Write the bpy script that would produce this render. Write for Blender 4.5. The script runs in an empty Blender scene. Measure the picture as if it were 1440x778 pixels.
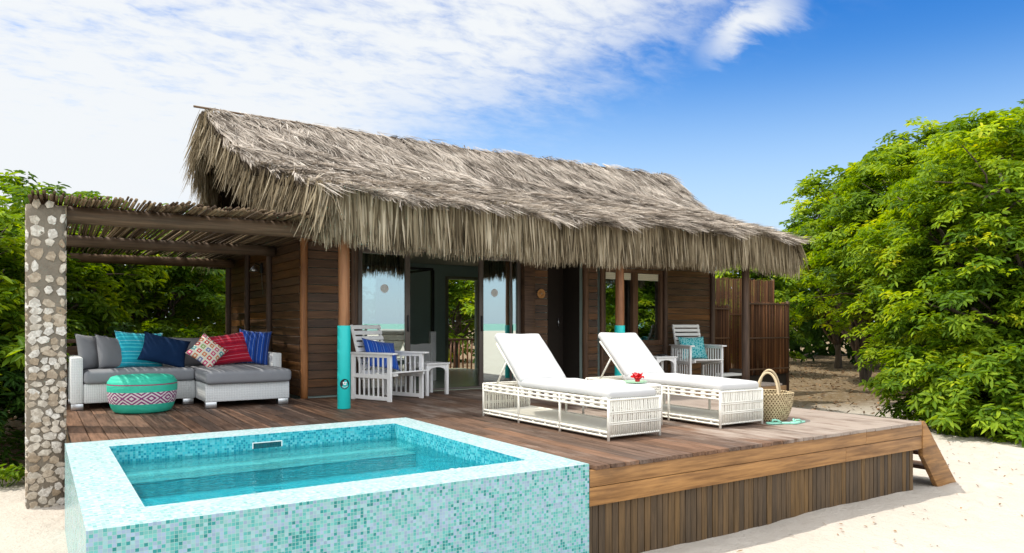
import bpy, bmesh, math, random
import numpy as np
from mathutils import Vector, Matrix, noise as mnoise

random.seed(11)
rng = np.random.default_rng(11)
R = math.radians
PI = math.pi
scene = bpy.context.scene
COL = scene.collection


# ------------------------------------------------------------------ mesh building
class MB:
    """Collects shapes; build() links them as ONE mesh object."""

    def __init__(self):
        self.v, self.f, self.r = [], [], []

    def add(self, vs, fs, rnd=None, M=None):
        o = len(self.v)
        if M is not None:
            vs = [M @ Vector(p) for p in vs]
        self.v += [tuple(p) for p in vs]
        rr = random.random() if rnd is None else rnd
        for f in fs:
            self.f.append(tuple(i + o for i in f))
            self.r.append(rr)
        return self

    def box(self, x0, x1, y0, y1, z0, z1, rnd=None, M=None):
        vs = [(x0, y0, z0), (x1, y0, z0), (x1, y1, z0), (x0, y1, z0), (x0, y0, z1), (x1, y0, z1), (x1, y1, z1), (x0, y1, z1)]
        fs = [(0, 3, 2, 1), (4, 5, 6, 7), (0, 1, 5, 4), (1, 2, 6, 5), (2, 3, 7, 6), (3, 0, 4, 7)]
        return self.add(vs, fs, rnd, M)

    def bar(self, a, b, w, h, up=(0, 0, 1), rnd=None):
        a, b = Vector(a), Vector(b)
        d = (b - a).normalized()
        s = d.cross(Vector(up))
        if s.length < 1e-4:
            s = d.cross(Vector((1, 0, 0)))
        s.normalize()
        u = s.cross(d)
        vs = []
        for p in (a, b):
            for i, j in ((-1, -1), (1, -1), (1, 1), (-1, 1)):
                vs.append(p + s * (w / 2 * i) + u * (h / 2 * j))
        return self.add(vs, [(0, 1, 2, 3), (7, 6, 5, 4), (0, 4, 5, 1), (1, 5, 6, 2), (2, 6, 7, 3), (3, 7, 4, 0)], rnd)

    def tube(self, pts, rad, seg=8, rnd=None, caps=True, closed=False):
        pts = [Vector(p) for p in pts]
        n = len(pts)
        if not hasattr(rad, '__len__'):
            rad = [rad] * n
        vs, fs = [], []
        prev = None
        for i, p in enumerate(pts):
            if closed:
                d = pts[(i + 1) % n] - pts[i - 1]
            else:
                d = pts[min(i + 1, n - 1)] - pts[max(i - 1, 0)]
            d.normalize()
            if prev is None:
                s = d.cross(Vector((0, 0, 1)))
                if s.length < .05:
                    s = d.cross(Vector((0, 1, 0)))
            else:
                s = prev - d * prev.dot(d)
            s.normalize()
            prev = s
            u = d.cross(s)
            for k in range(seg):
                a = 2 * PI * k / seg
                vs.append(p + (s * math.cos(a) + u * math.sin(a)) * rad[i])
        rows = n if closed else n - 1
        for i in range(rows):
            j = (i + 1) % n
            for k in range(seg):
                k2 = (k + 1) % seg
                fs.append((i * seg + k, i * seg + k2, j * seg + k2, j * seg + k))
        if caps and not closed:
            fs.append(tuple(range(seg - 1, -1, -1)))
            fs.append(tuple((n - 1) * seg + k for k in range(seg)))
        return self.add(vs, fs, rnd)

    def lathe(self, prof, seg=32, c=(0, 0, 0), rnd=None, fn=None, cap=True):
        vs, fs = [], []
        for i, (r, z) in enumerate(prof):
            for k in range(seg):
                a = 2 * PI * k / seg
                rr = r if fn is None else fn(r, z, a, i, k)
                vs.append((c[0] + rr * math.cos(a), c[1] + rr * math.sin(a), c[2] + z))
        for i in range(len(prof) - 1):
            for k in range(seg):
                k2 = (k + 1) % seg
                fs.append((i * seg + k, i * seg + k2, (i + 1) * seg + k2, (i + 1) * seg + k))
        if cap:
            fs.append(tuple(range(seg - 1, -1, -1)))
            fs.append(tuple((len(prof) - 1) * seg + k for k in range(seg)))
        return self.add(vs, fs, rnd)

    def prism(self, poly, axis, a, b, rnd=None):
        """poly in the plane across axis, extruded from a to b. axis y: (x,z); x: (y,z); z: (x,y)"""
        def pt(q, t):
            return {'y': (q[0], t, q[1]), 'x': (t, q[0], q[1]), 'z': (q[0], q[1], t)}[axis]
        n = len(poly)
        vs = [pt(q, a) for q in poly] + [pt(q, b) for q in poly]
        fs = [tuple(range(n)), tuple(range(2 * n - 1, n - 1, -1))]
        for i in range(n):
            j = (i + 1) % n
            fs.append((i, i + n, j + n, j))
        return self.add(vs, fs, rnd)

    def soft_box(self, c, dim, r, n=(12, 12, 4), bulge=0., wr=0., seed=0., M=None, rnd=None):
        h = [d / 2 for d in dim]

        def axis_pts(i):
            inner = h[i] - r
            core = list(np.linspace(-inner, inner, max(2, n[i])))
            ends = [h[i] - r + r * k for k in (.35, .7, 1.)]
            return [-e for e in reversed(ends)] + core + ends
        ax = [axis_pts(i) for i in range(3)]
        bm = bmesh.new()
        for a in range(3):
            b, c2 = (a + 1) % 3, (a + 2) % 3
            for sgn in (-1, 1):
                grid = []
                for u in ax[b]:
                    row = []
                    for w in ax[c2]:
                        p = [0, 0, 0]
                        p[a] = sgn * h[a]
                        p[b] = u
                        p[c2] = w
                        q = [max(-(h[i] - r), min(h[i] - r, p[i])) for i in range(3)]
                        d = Vector(p) - Vector(q)
                        pp = Vector(q) + d.normalized() * r
                        nx, ny = pp.x / h[0], pp.y / h[1]
                        k = (1 - nx * nx) * (1 - ny * ny)
                        if pp.z > 0:
                            pp.z += bulge * k
                        if wr:
                            w_ = mnoise.noise(Vector((pp.x * 4 + seed, pp.y * 4, pp.z * 4 + seed)))
                            w2 = mnoise.noise(Vector((pp.x * 13 + seed, pp.y * 9, pp.z * 9 + seed)))
                            pp += (d.normalized() if d.length > 0 else Vector((0, 0, 0))) * (wr * (w_ + .4 * w2))
                        row.append(bm.verts.new(pp))
                    grid.append(row)
                for i in range(len(grid) - 1):
                    for j in range(len(grid[0]) - 1):
                        q = (grid[i][j], grid[i + 1][j], grid[i + 1][j + 1], grid[i][j + 1])
                        bm.faces.new(q if sgn > 0 else q[::-1])
        bmesh.ops.remove_doubles(bm, verts=bm.verts, dist=1e-5)
        bm.verts.index_update()
        T = Matrix.Translation(c) if M is None else M @ Matrix.Translation(c)
        self.add([v.co.copy() for v in bm.verts], [tuple(v.index for v in f.verts) for f in bm.faces], rnd, T)
        bm.free()
        return self

    def build(self, name, mat, parent=None, smooth=False, bevel=0., seg=2, world=True):
        """world: the vertices are in world space and the parent's location is taken off them"""
        off = Vector((0, 0, 0))
        if world and parent is not None:
            p = parent
            while p is not None:
                off += p.location
                p = p.parent
        me = bpy.data.meshes.new(name)
        me.from_pydata([(p[0] - off.x, p[1] - off.y, p[2] - off.z) for p in self.v], [], self.f)
        me.update()
        a = me.attributes.new('rnd', 'FLOAT', 'FACE')
        a.data.foreach_set('value', np.array(self.r, dtype=np.float32))
        if bevel:
            bm = bmesh.new()
            bm.from_mesh(me)
            es = [e for e in bm.edges if len(e.link_faces) == 2 and e.calc_face_angle(0) > .6]
            bmesh.ops.bevel(bm, geom=es, offset=bevel, segments=seg, profile=.5, affect='EDGES')
            bm.to_mesh(me)
            bm.free()
        if smooth or bevel:
            me.polygons.foreach_set('use_smooth', [True] * len(me.polygons))
            if smooth is not True or bevel:
                try:
                    me.set_sharp_from_angle(angle=R(40))
                except Exception:
                    pass
        me.materials.append(mat)
        o = bpy.data.objects.new(name, me)
        COL.objects.link(o)
        if parent is not None:
            o.parent = parent
        return o


def build_np(name, V, Q, rnd, mat, parent=None):
    off = np.zeros(3)
    p = parent
    while p is not None:
        off += np.array(p.location)
        p = p.parent
    V = np.asarray(V, dtype=np.float32) - off.astype(np.float32)
    Q = np.asarray(Q, dtype=np.int32)
    me = bpy.data.meshes.new(name)
    me.vertices.add(len(V))
    me.vertices.foreach_set('co', V.ravel())
    me.loops.add(Q.size)
    me.loops.foreach_set('vertex_index', Q.ravel())
    me.polygons.add(len(Q))
    me.polygons.foreach_set('loop_start', np.arange(0, Q.size, 4, dtype=np.int32))
    me.polygons.foreach_set('loop_total', np.full(len(Q), 4, dtype=np.int32))
    me.update(calc_edges=True)
    a = me.attributes.new('rnd', 'FLOAT', 'FACE')
    a.data.foreach_set('value', np.asarray(rnd, dtype=np.float32))
    me.materials.append(mat)
    o = bpy.data.objects.new(name, me)
    COL.objects.link(o)
    if parent is not None:
        o.parent = parent
    return o


def nrm(a):
    return a / np.maximum(np.linalg.norm(a, axis=1, keepdims=True), 1e-6)


def strands(P, D, L, W, S, sag):
    """strips of two quads: base P, direction D, length L, width W along S, bent by sag at the tip"""
    n = len(P)
    L, W = L[:, None], W[:, None]
    V = np.empty((n, 6, 3))
    for k, (s, w) in enumerate(((0, .8), (.5, 1.), (1., .2))):
        c = P + D * L * s + sag * s * s
        V[:, 2 * k] = c - S * W * w / 2
        V[:, 2 * k + 1] = c + S * W * w / 2
    b = np.arange(n)[:, None] * 6
    Q = np.concatenate([b + np.array([[0, 1, 3, 2]]), b + np.array([[2, 3, 5, 4]])], axis=1).reshape(-1, 4)
    return V.reshape(-1, 3), Q


def leaves(P, D, N, L, W, fold=.25, droop=.15):
    """pointed leaves of two quads folded along the midrib"""
    n = len(P)
    D = nrm(D)
    S = nrm(np.cross(D, N))
    N = np.cross(S, D)
    L, W = L[:, None], W[:, None]
    V = np.empty((n, 6, 3))
    tip = P + D * L - N * L * droop
    V[:, 0] = P
    V[:, 3] = tip
    for s, w, i, j in ((.35, .9, 1, 5), (.72, .8, 2, 4)):
        c = P + D * L * s - N * L * droop * s * s
        V[:, i] = c + S * W * w / 2 + N * W * fold
        V[:, j] = c - S * W * w / 2 + N * W * fold
    b = np.arange(n)[:, None] * 6
    Q = np.concatenate([b + np.array([[0, 1, 2, 3]]), b + np.array([[0, 3, 4, 5]])], axis=1).reshape(-1, 4)
    return V.reshape(-1, 3), Q


def empty(name, loc, rz=0.):
    o = bpy.data.objects.new(name, None)
    o.location = loc
    o.rotation_euler = (0, 0, rz)
    o.empty_display_size = .1
    COL.objects.link(o)
    return o


def tag(o, label=None, cat=None, group=None, kind=None):
    if label:
        o['label'] = label
    if cat:
        o['category'] = cat
    if group:
        o['group'] = group
    if kind:
        o['kind'] = kind
    return o


def copy_tree(o, parent=None):
    c = o.copy()
    COL.objects.link(c)
    c.parent = parent
    for ch in list(o.children):
        copy_tree(ch, c)
    return c


# ------------------------------------------------------------------ materials
def new_mat(name):
    m = bpy.data.materials.new(name)
    m.use_nodes = True
    m.node_tree.nodes.clear()
    return m, m.node_tree


def nd(nt, typ, ins=None, **props):
    n = nt.nodes.new(typ)
    for k, v in props.items():
        setattr(n, k, v)
    for k, v in (ins or {}).items():
        if isinstance(v, bpy.types.NodeSocket):
            nt.links.new(v, n.inputs[k])
        else:
            if isinstance(v, (tuple, list)) and len(v) == 3 and n.inputs[k].type == 'RGBA':
                v = (*v, 1)
            n.inputs[k].default_value = v
    return n


def mth(nt, op, a, b=None, c=None, clamp=False):
    n = nd(nt, 'ShaderNodeMath', operation=op, use_clamp=clamp)
    for i, x in enumerate((a, b, c)):
        if x is None:
            continue
        if isinstance(x, bpy.types.NodeSocket):
            nt.links.new(x, n.inputs[i])
        else:
            n.inputs[i].default_value = x
    return n.outputs[0]


def mixc(nt, f, a, b, blend='MIX'):
    n = nd(nt, 'ShaderNodeMix', data_type='RGBA', blend_type=blend)
    for i, x in ((0, f), (6, a), (7, b)):
        if isinstance(x, bpy.types.NodeSocket):
            nt.links.new(x, n.inputs[i])
        else:
            n.inputs[i].default_value = (*x, 1) if isinstance(x, (tuple, list)) and len(x) == 3 else x
    return n.outputs[2]


def ramp(nt, fac, stops, interp='LINEAR'):
    n = nd(nt, 'ShaderNodeValToRGB', {0: fac})
    cr = n.color_ramp
    cr.interpolation = interp
    while len(cr.elements) < len(stops):
        cr.elements.new(.5)
    for e, (p, c) in zip(cr.elements, stops):
        e.position = p
        e.color = (*c, 1) if len(c) == 3 else c
    return n.outputs[0]


def smooth(nt, x, a, b):
    n = nd(nt, 'ShaderNodeMapRange', {1: a, 2: b}, interpolation_type='SMOOTHSTEP')
    nt.links.new(x, n.inputs[0])
    return n.outputs[0]


def objco(nt, scale=(1, 1, 1), shift=None):
    tc = nd(nt, 'ShaderNodeTexCoord')
    v = tc.outputs['Object']
    if shift is not None:
        v = nd(nt, 'ShaderNodeVectorMath', {0: v, 1: shift}, operation='ADD').outputs[0]
    return nd(nt, 'ShaderNodeMapping', {0: v, 3: scale}).outputs[0]


def noise(nt, vec, scale, detail=4., rough=.55, dist=0.):
    return nd(nt, 'ShaderNodeTexNoise', {'Vector': vec, 'Scale': scale, 'Detail': detail, 'Roughness': rough, 'Distortion': dist}).outputs[0]


def rnd_attr(nt):
    return nd(nt, 'ShaderNodeAttribute', attribute_name='rnd').outputs['Fac']


def out(nt, bsdf):
    o = nd(nt, 'ShaderNodeOutputMaterial')
    nt.links.new(bsdf, o.inputs[0])


def bump(nt, h, strength=.3, dist=.01):
    return nd(nt, 'ShaderNodeBump', {'Strength': strength, 'Distance': dist, 'Height': h}).outputs[0]


def pbsdf(nt, col, rough=.6, normal=None, spec=.4, **kw):
    ins = {'Base Color': col, 'Roughness': rough, 'Specular IOR Level': spec}
    ins.update(kw)
    if normal is not None:
        ins['Normal'] = normal
    return nd(nt, 'ShaderNodeBsdfPrincipled', ins).outputs[0]


def plain(name, c, rough=.6, var=.12, scale=14, bmp=.12, bscale=90, spec=.4, metal=0., bdist=.004):
    m, nt = new_mat(name)
    co = objco(nt)
    n1 = noise(nt, co, scale, 5, .6)
    c1 = tuple(x * (1 - var) for x in c)
    c2 = tuple(min(1, x * (1 + var)) for x in c)
    col = mixc(nt, n1, c1, c2)
    n2 = noise(nt, co, bscale, 3)
    out(nt, pbsdf(nt, col, rough, bump(nt, n2, bmp, bdist), spec, Metallic=metal))
    return m


def wood(name, c1, c2, axis='x', grain=45, rough=.6, var=.5, worn=None, wornat=(.45, .75), wscale=1.2, spec=.35, wornx=None):
    """grain stretched along axis, each board its own tone by the face attribute"""
    m, nt = new_mat(name)
    rn = rnd_attr(nt)
    sh = nd(nt, 'ShaderNodeCombineXYZ', {0: mth(nt, 'MULTIPLY', rn, 37.), 1: mth(nt, 'MULTIPLY', rn, 53.), 2: mth(nt, 'MULTIPLY', rn, 71.)}).outputs[0]
    sc = {'x': (.05, 1, 1), 'y': (1, .05, 1), 'z': (1, 1, .05)}[axis]
    co = objco(nt, sc, sh)
    g = noise(nt, co, grain, 6, .65, .4)
    g2 = noise(nt, objco(nt, tuple(min(1, s * 4) for s in sc), sh), grain / 9, 4, .6, .6)
    col = mixc(nt, smooth(nt, mth(nt, 'ADD', mth(nt, 'MULTIPLY', g, .6), mth(nt, 'MULTIPLY', g2, .4)), .32, .68), c1, c2)
    v = mth(nt, 'ADD', mth(nt, 'MULTIPLY', rn, var), 1 - var / 2)
    col = nd(nt, 'ShaderNodeHueSaturation', {'Color': col, 'Value': v, 'Saturation': mth(nt, 'ADD', mth(nt, 'MULTIPLY', rn, .3), .85)}).outputs[0]
    if worn is not None:
        w = noise(nt, objco(nt, tuple(min(1, s * 6) for s in sc), sh), wscale * 3, 6, .65)
        w0 = noise(nt, objco(nt), wscale * .5, 3, .5)
        f = mth(nt, 'ADD', mth(nt, 'MULTIPLY', w, .5), mth(nt, 'MULTIPLY', w0, .5))
        if wornx:
            # more weather beaten towards one end (object x runs from the deck's middle)
            tcx = nd(nt, 'ShaderNodeSeparateXYZ', {0: nd(nt, 'ShaderNodeTexCoord').outputs['Object']}).outputs[0]
            mr = nd(nt, 'ShaderNodeMapRange', {0: tcx, 1: wornx[0] - 5, 2: wornx[1] - 5, 3: wornx[2], 4: wornx[3]})
            f = mth(nt, 'ADD', f, mr.outputs[0])
        f = smooth(nt, f, *wornat)
        col = mixc(nt, f, col, worn)
    h = mth(nt, 'ADD', g, mth(nt, 'MULTIPLY', g2, .5))
    rg = mth(nt, 'ADD', mth(nt, 'MULTIPLY', g2, .25), rough - .12)
    out(nt, pbsdf(nt, col, rg, bump(nt, h, .35, .004), spec))
    return m


def leafmat(name, c_dark, c_mid, c_light, trans=.35, rough=.45):
    m, nt = new_mat(name)
    rn = rnd_attr(nt)
    col = ramp(nt, rn, [(0, c_dark), (.45, c_mid), (.85, c_light), (1., tuple(min(1, x * y) for x, y in zip(c_light, (1.5, 1.1, .9))))])
    b = pbsdf(nt, col, rough + .12, None, .2)
    tcol = nd(nt, 'ShaderNodeHueSaturation', {'Color': col, 'Value': 1.5, 'Saturation': 1.1, 'Hue': .485}).outputs[0]
    t = nd(nt, 'ShaderNodeBsdfTranslucent', {0: tcol}).outputs[0]
    out(nt, nd(nt, 'ShaderNodeMixShader', {0: trans, 1: b, 2: t}).outputs[0])
    return m


def strawmat(name, stops, trans=.15):
    m, nt = new_mat(name)
    rn = rnd_attr(nt)
    w = noise(nt, objco(nt), 1.1, 4, .6)
    f = mth(nt, 'ADD', mth(nt, 'MULTIPLY', rn, .75), mth(nt, 'MULTIPLY', mth(nt, 'SUBTRACT', w, .37), .9), clamp=True)
    col = ramp(nt, f, stops)
    b = nd(nt, 'ShaderNodeBsdfDiffuse', {0: col, 1: .8}).outputs[0]
    t = nd(nt, 'ShaderNodeBsdfTranslucent', {0: col}).outputs[0]
    out(nt, nd(nt, 'ShaderNodeMixShader', {0: trans, 1: b, 2: t}).outputs[0])
    return m


def tilemat(name, palette, s=.0235, clump=.25, rough=.12, spec=.5, grout=(.50, .55, .54)):
    """small square mosaic: one colour per tile, grout lines between"""
    m, nt = new_mat(name)
    tc = nd(nt, 'ShaderNodeTexCoord')
    N = nd(nt, 'ShaderNodeNewGeometry').outputs['True Normal']
    p = nd(nt, 'ShaderNodeVectorMath', {0: tc.outputs['Object'], 'Scale': 1 / s}, operation='SCALE').outputs[0]
    p = nd(nt, 'ShaderNodeVectorMath', {0: p, 1: nd(nt, 'ShaderNodeVectorMath', {0: N, 'Scale': -.31}, operation='SCALE').outputs[0]}, operation='ADD').outputs[0]
    cell = nd(nt, 'ShaderNodeVectorMath', {0: p}, operation='FLOOR').outputs[0]
    fr = nd(nt, 'ShaderNodeVectorMath', {0: p}, operation='FRACTION').outputs[0]
    wn = nd(nt, 'ShaderNodeTexWhiteNoise', {0: cell}, noise_dimensions='3D')
    big = noise(nt, cell, .045, 3, .6)
    val = mth(nt, 'ADD', mth(nt, 'MULTIPLY', wn.outputs[0], 1 - clump), mth(nt, 'MULTIPLY', smooth(nt, big, .3, .7), clump))
    col = ramp(nt, val, palette, 'CONSTANT')
    wn2 = nd(nt, 'ShaderNodeTexWhiteNoise', {0: nd(nt, 'ShaderNodeVectorMath', {0: cell, 1: (.5, 7.5, 3.5)}, operation='ADD').outputs[0]}, noise_dimensions='3D').outputs[0]
    col = nd(nt, 'ShaderNodeHueSaturation', {'Color': col, 'Value': mth(nt, 'ADD', mth(nt, 'MULTIPLY', wn2, .25), .87)}).outputs[0]
    ab = nd(nt, 'ShaderNodeVectorMath', {0: N}, operation='ABSOLUTE').outputs[0]
    fs = nd(nt, 'ShaderNodeSeparateXYZ', {0: fr}).outputs
    ns = nd(nt, 'ShaderNodeSeparateXYZ', {0: ab}).outputs
    g = None
    for i in range(3):
        e = mth(nt, 'GREATER_THAN', mth(nt, 'ABSOLUTE', mth(nt, 'SUBTRACT', fs[i], .5)), .445)
        e = mth(nt, 'MULTIPLY', e, mth(nt, 'LESS_THAN', ns[i], .5))
        g = e if g is None else mth(nt, 'MAXIMUM', g, e)
    col = mixc(nt, g, col, grout)
    rg = mth(nt, 'ADD', mth(nt, 'MULTIPLY', g, .6), mth(nt, 'ADD', rough, mth(nt, 'MULTIPLY', wn2, .15)))
    out(nt, pbsdf(nt, col, rg, None, spec))
    return m


def stripemat(name, base, stripes, axis=0, freq=6., rough=.85, var=.15, phase=0.):
    """woven cloth with thin stripes: stripes = [(from, to, colour)] in one repeat"""
    m, nt = new_mat(name)
    co = objco(nt)
    sep = nd(nt, 'ShaderNodeSeparateXYZ', {0: co}).outputs[axis]
    w = noise(nt, co, 6, 2)
    x = mth(nt, 'FRACT', mth(nt, 'ADD', mth(nt, 'MULTIPLY', mth(nt, 'ADD', sep, mth(nt, 'MULTIPLY', w, .012)), freq), phase + 20))
    n1 = noise(nt, co, 9, 5, .6)
    col = mixc(nt, n1, tuple(c * (1 - var) for c in base), tuple(min(1, c * (1 + var)) for c in base))
    for a, b, c in stripes:
        f = mth(nt, 'MULTIPLY', mth(nt, 'GREATER_THAN', x, a), mth(nt, 'LESS_THAN', x, b))
        col = mixc(nt, f, col, c)
    h = noise(nt, co, 260, 2)
    out(nt, pbsdf(nt, col, rough, bump(nt, h, .25, .002), .15, **{'Sheen Weight': .15}))
    return m


M = {}
M['cladding'] = wood('cladding', (.046, .023, .012), (.165, .085, .042), 'x', 50, .55, .6)
M['cladding_side'] = wood('cladding_side', (.05, .023, .011), (.17, .085, .036), 'y', 50, .5, .6)
M['darkwood'] = wood('dark_log', (.055, .030, .018), (.15, .085, .05), 'z', 40, .6, .4)
M['redwood'] = wood('red_log', (.14, .062, .03), (.33, .165, .085), 'z', 36, .5, .4)
M['beamwood'] = wood('beam_log', (.060, .038, .022), (.17, .11, .066), 'x', 36, .7, .3)
M['deck'] = wood('deck_boards', (.052, .031, .021), (.20, .124, .087), 'y', 42, .60, .55, (.33, .275, .235), (.46, .66), 1.6, wornx=(3.0, 7.6, -.09, .15), spec=.15)
M['deckdark'] = plain('deck_underside', (.03, .022, .016), .9)
M['fascia'] = wood('fascia', (.14, .062, .018), (.45, .235, .080), 'x', 34, .5, .4, (.12, .066, .032), (.53, .68), 1.6)
M['skirt'] = wood('skirt_slats', (.048, .030, .014), (.135, .085, .041), 'z', 60, .65, .75)
M['tread'] = wood('stair_tread', (.1, .045, .03), (.25, .13, .09), 'y', 40, .55, .3)
M['reed'] = None
M['white'] = plain('white_paint', (.84, .84, .83), .45, .05, 10, .05, 60)
M['cane'] = plain('white_cane', (.80, .785, .71), .5, .05, 20, .1, 120)
M['cushion'] = plain('white_cushion', (.53, .535, .535), .9, .03, 5, .25, 350, .1, bdist=.0015)
M['metal'] = plain('brushed_metal', (.62, .63, .64), .3, .05, 10, .03, 80, .5, 1.)
M['grey_cloth'] = plain('grey_cloth', (.235, .245, .265), .92, .12, 7, .3, 330, .1, bdist=.0015)
M['grey_pillow'] = plain('grey_pillow', (.20, .205, .22), .92, .12, 7, .3, 330, .1, bdist=.0015)
M['navy'] = plain('navy_cloth', (.006, .022, .065), .9, .25, 6, .3, 330, .1, bdist=.0015)
M['teal'] = plain('teal_paint', (.012, .52, .50), .4, .08, 5, .1, 60)
M['black'] = plain('black_paint', (.012, .012, .013), .4, .2, 10, .05, 50)
M['mint'] = plain('mint_rubber', (.30, .66, .52), .55, .08, 20, .1, 90)
M['frame'] = plain('dark_bronze_frame', (.12, .10, .085), .4, .1, 10, .04, 60)
M['interior'] = plain('interior_plaster', (.42, .53, .49), .8, .08, 3, .15, 40)
M['ceiling'] = plain('ceiling_board', (.5, .49, .42), .8, .06, 3, .1, 30)
M['concrete'] = plain('polished_floor', (.36, .40, .31), .22, .12, 2.5, .05, 30)
M['blind'] = plain('cream_blind', (.72, .70, .55), .7, .05, 10, .05, 40)
M['mortar'] = plain('mortar', (.19, .165, .13), .95, .3, 14, .9, 40, .1, bdist=.012)
M['stone'] = None
M['bark'] = wood('bark', (.05, .038, .028), (.14, .11, .085), 'z', 26, .9, .3)
M['doorframe'] = plain('olive_door_frame', (.30, .29, .21), .5, .06, 8, .04, 50)
M['rust'] = plain('woven_disc', (.55, .27, .09), .7, .2, 40, .4, 120)
M['red'] = plain('red_petal', (.62, .012, .02), .5, .2, 30, .05, 60)
M['green_glass'] = plain('green_tray', (.36, .58, .40), .25, .05, 10, .02, 40)


def mk_special():
    # river stones set in the pillar
    m, nt = new_mat('pillar_stone')
    rn = rnd_attr(nt)
    co = objco(nt)
    n1 = noise(nt, co, 30, 6, .65)
    c = ramp(nt, rn, [(0, (.34, .27, .19)), (.25, (.48, .41, .32)), (.6, (.60, .56, .48)), (1, (.70, .68, .63))])
    col = mixc(nt, smooth(nt, n1, .42, .62), mixc(nt, .45, c, (.16, .12, .08)), c)
    out(nt, pbsdf(nt, col, .85, bump(nt, n1, .6, .012), .2))
    M['stone'] = m
    # reeds, lit through from behind
    m, nt = new_mat('split_reed')
    rn = rnd_attr(nt)
    g = noise(nt, objco(nt, (1, 1, .06)), 60, 5, .6)
    c = ramp(nt, mth(nt, 'ADD', mth(nt, 'MULTIPLY', rn, .7), mth(nt, 'MULTIPLY', g, .3)), [(.1, (.03, .014, .008)), (.5, (.105, .046, .020)), (.9, (.25, .11, .042))])
    b = pbsdf(nt, c, .65, bump(nt, g, .3, .004), .25)
    t = nd(nt, 'ShaderNodeBsdfTranslucent', {0: nd(nt, 'ShaderNodeHueSaturation', {'Color': c, 'Value': 1.7}).outputs[0]}).outputs[0]
    out(nt, nd(nt, 'ShaderNodeMixShader', {0: .3, 1: b, 2: t}).outputs[0])
    M['reed'] = m
    # canes of the pergola
    m, nt = new_mat('pergola_cane')
    rn = rnd_attr(nt)
    g = noise(nt, objco(nt, (1, .08, 1)), 50, 5, .6)
    c = ramp(nt, mth(nt, 'ADD', mth(nt, 'MULTIPLY', rn, .65), mth(nt, 'MULTIPLY', g, .35)), [(.1, (.035, .021, .012)), (.5, (.105, .068, .038)), (.9, (.30, .22, .13))])
    out(nt, pbsdf(nt, c, .7, bump(nt, g, .3, .004), .25))
    M['pcane'] = m
    # solar glass of the doors: part mirror, part clear
    for nm, f, tint in (('door_glass', .62, (.62, .75, .71)), ('window_glass', .30, (.30, .50, .42))):
        m, nt = new_mat(nm)
        lw = nd(nt, 'ShaderNodeLayerWeight', {0: .25}).outputs['Fresnel']
        fac = mth(nt, 'ADD', mth(nt, 'MULTIPLY', lw, .5), f, clamp=True)
        g = nd(nt, 'ShaderNodeBsdfGlossy', {0: (.86, .93, .92, 1), 'Roughness': .0}).outputs[0]
        t = nd(nt, 'ShaderNodeBsdfTransparent', {0: (*tint, 1)}).outputs[0]
        out(nt, nd(nt, 'ShaderNodeMixShader', {0: fac, 1: t, 2: g}).outputs[0])
        M[nm] = m
    # pool water
    M['tile_shade'] = tilemat('mosaic_shade', [(0, (.004, .08, .10)), (.4, (.006, .10, .12)), (.7, (.003, .06, .08))], grout=(.005, .08, .10))  # dark tiles with the shade of the ledge face in their colour
    m, nt = new_mat('pool_water')
    co = objco(nt)
    h = mth(nt, 'ADD', noise(nt, objco(nt, (1, 2.2, 1)), 4.5, 3, .5, .6), mth(nt, 'MULTIPLY', noise(nt, objco(nt, (1, 1.8, 1)), 15, 2, .5, .3), .35))
    bn = bump(nt, h, .8, .035)
    fr = nd(nt, 'ShaderNodeFresnel', {0: 1.33, 1: bn}).outputs[0]
    g = nd(nt, 'ShaderNodeBsdfGlossy', {0: (1, 1, 1, 1), 'Roughness': .02, 'Normal': bn}).outputs[0]
    t = nd(nt, 'ShaderNodeBsdfTransparent', {0: (.50, .92, .95, 1)}).outputs[0]
    # half of the light is bent a little by the ripples
    r = nd(nt, 'ShaderNodeBsdfRefraction', {'Color': (.50, .92, .95, 1), 'Roughness': .03, 'IOR': 1.10, 'Normal': bn}).outputs[0]
    t = nd(nt, 'ShaderNodeMixShader', {0: .36, 1: t, 2: r}).outputs[0]
    out(nt, nd(nt, 'ShaderNodeMixShader', {0: mth(nt, 'MULTIPLY', fr, .8), 1: t, 2: g}).outputs[0])
    M['water'] = m
    # the sea, far behind the camera, seen in the glass
    m, nt = new_mat('sea_water')
    n = noise(nt, objco(nt), .5, 3)
    out(nt, pbsdf(nt, (.14, .34, .29), .6, bump(nt, n, .4, .3), .3))
    M['sea'] = m
    # sand, brown litter under the trees
    m, nt = new_mat('sand')
    co = objco(nt)
    sx, sy, sz = nd(nt, 'ShaderNodeSeparateXYZ', {0: co}).outputs
    n1 = noise(nt, co, .9, 6, .6)
    n2 = noise(nt, co, 30, 5, .65)
    n3 = noise(nt, co, 6, 5, .6)
    n4 = noise(nt, co, 220, 2, .6)
    col = mixc(nt, n1, (.49, .445, .385), (.60, .56, .50))
    col = mixc(nt, mth(nt, 'MULTIPLY', smooth(nt, n2, .56, .75), .35), col, (.40, .32, .23))
    # litter lies beyond the line where the trees start
    dd = mth(nt, 'ADD', mth(nt, 'MULTIPLY', sx, .30), mth(nt, 'MULTIPLY', sy, .95))
    right = mth(nt, 'MULTIPLY', smooth(nt, dd, 11.0, 13.5), smooth(nt, sx, 8, 10))
    left = mth(nt, 'MULTIPLY', smooth(nt, sy, 8.8, 10.2), mth(nt, 'LESS_THAN', sx, 8.5))
    tr = mth(nt, 'MAXIMUM', right, left)
    f = mth(nt, 'MULTIPLY', tr, smooth(nt, mth(nt, 'ADD', mth(nt, 'MULTIPLY', n3, .6), mth(nt, 'MULTIPLY', n2, .4)), .24, .50))
    col = mixc(nt, mth(nt, 'MULTIPLY', f, .92), col, mixc(nt, n2, (.09, .058, .026), (.25, .175, .085)))
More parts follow.
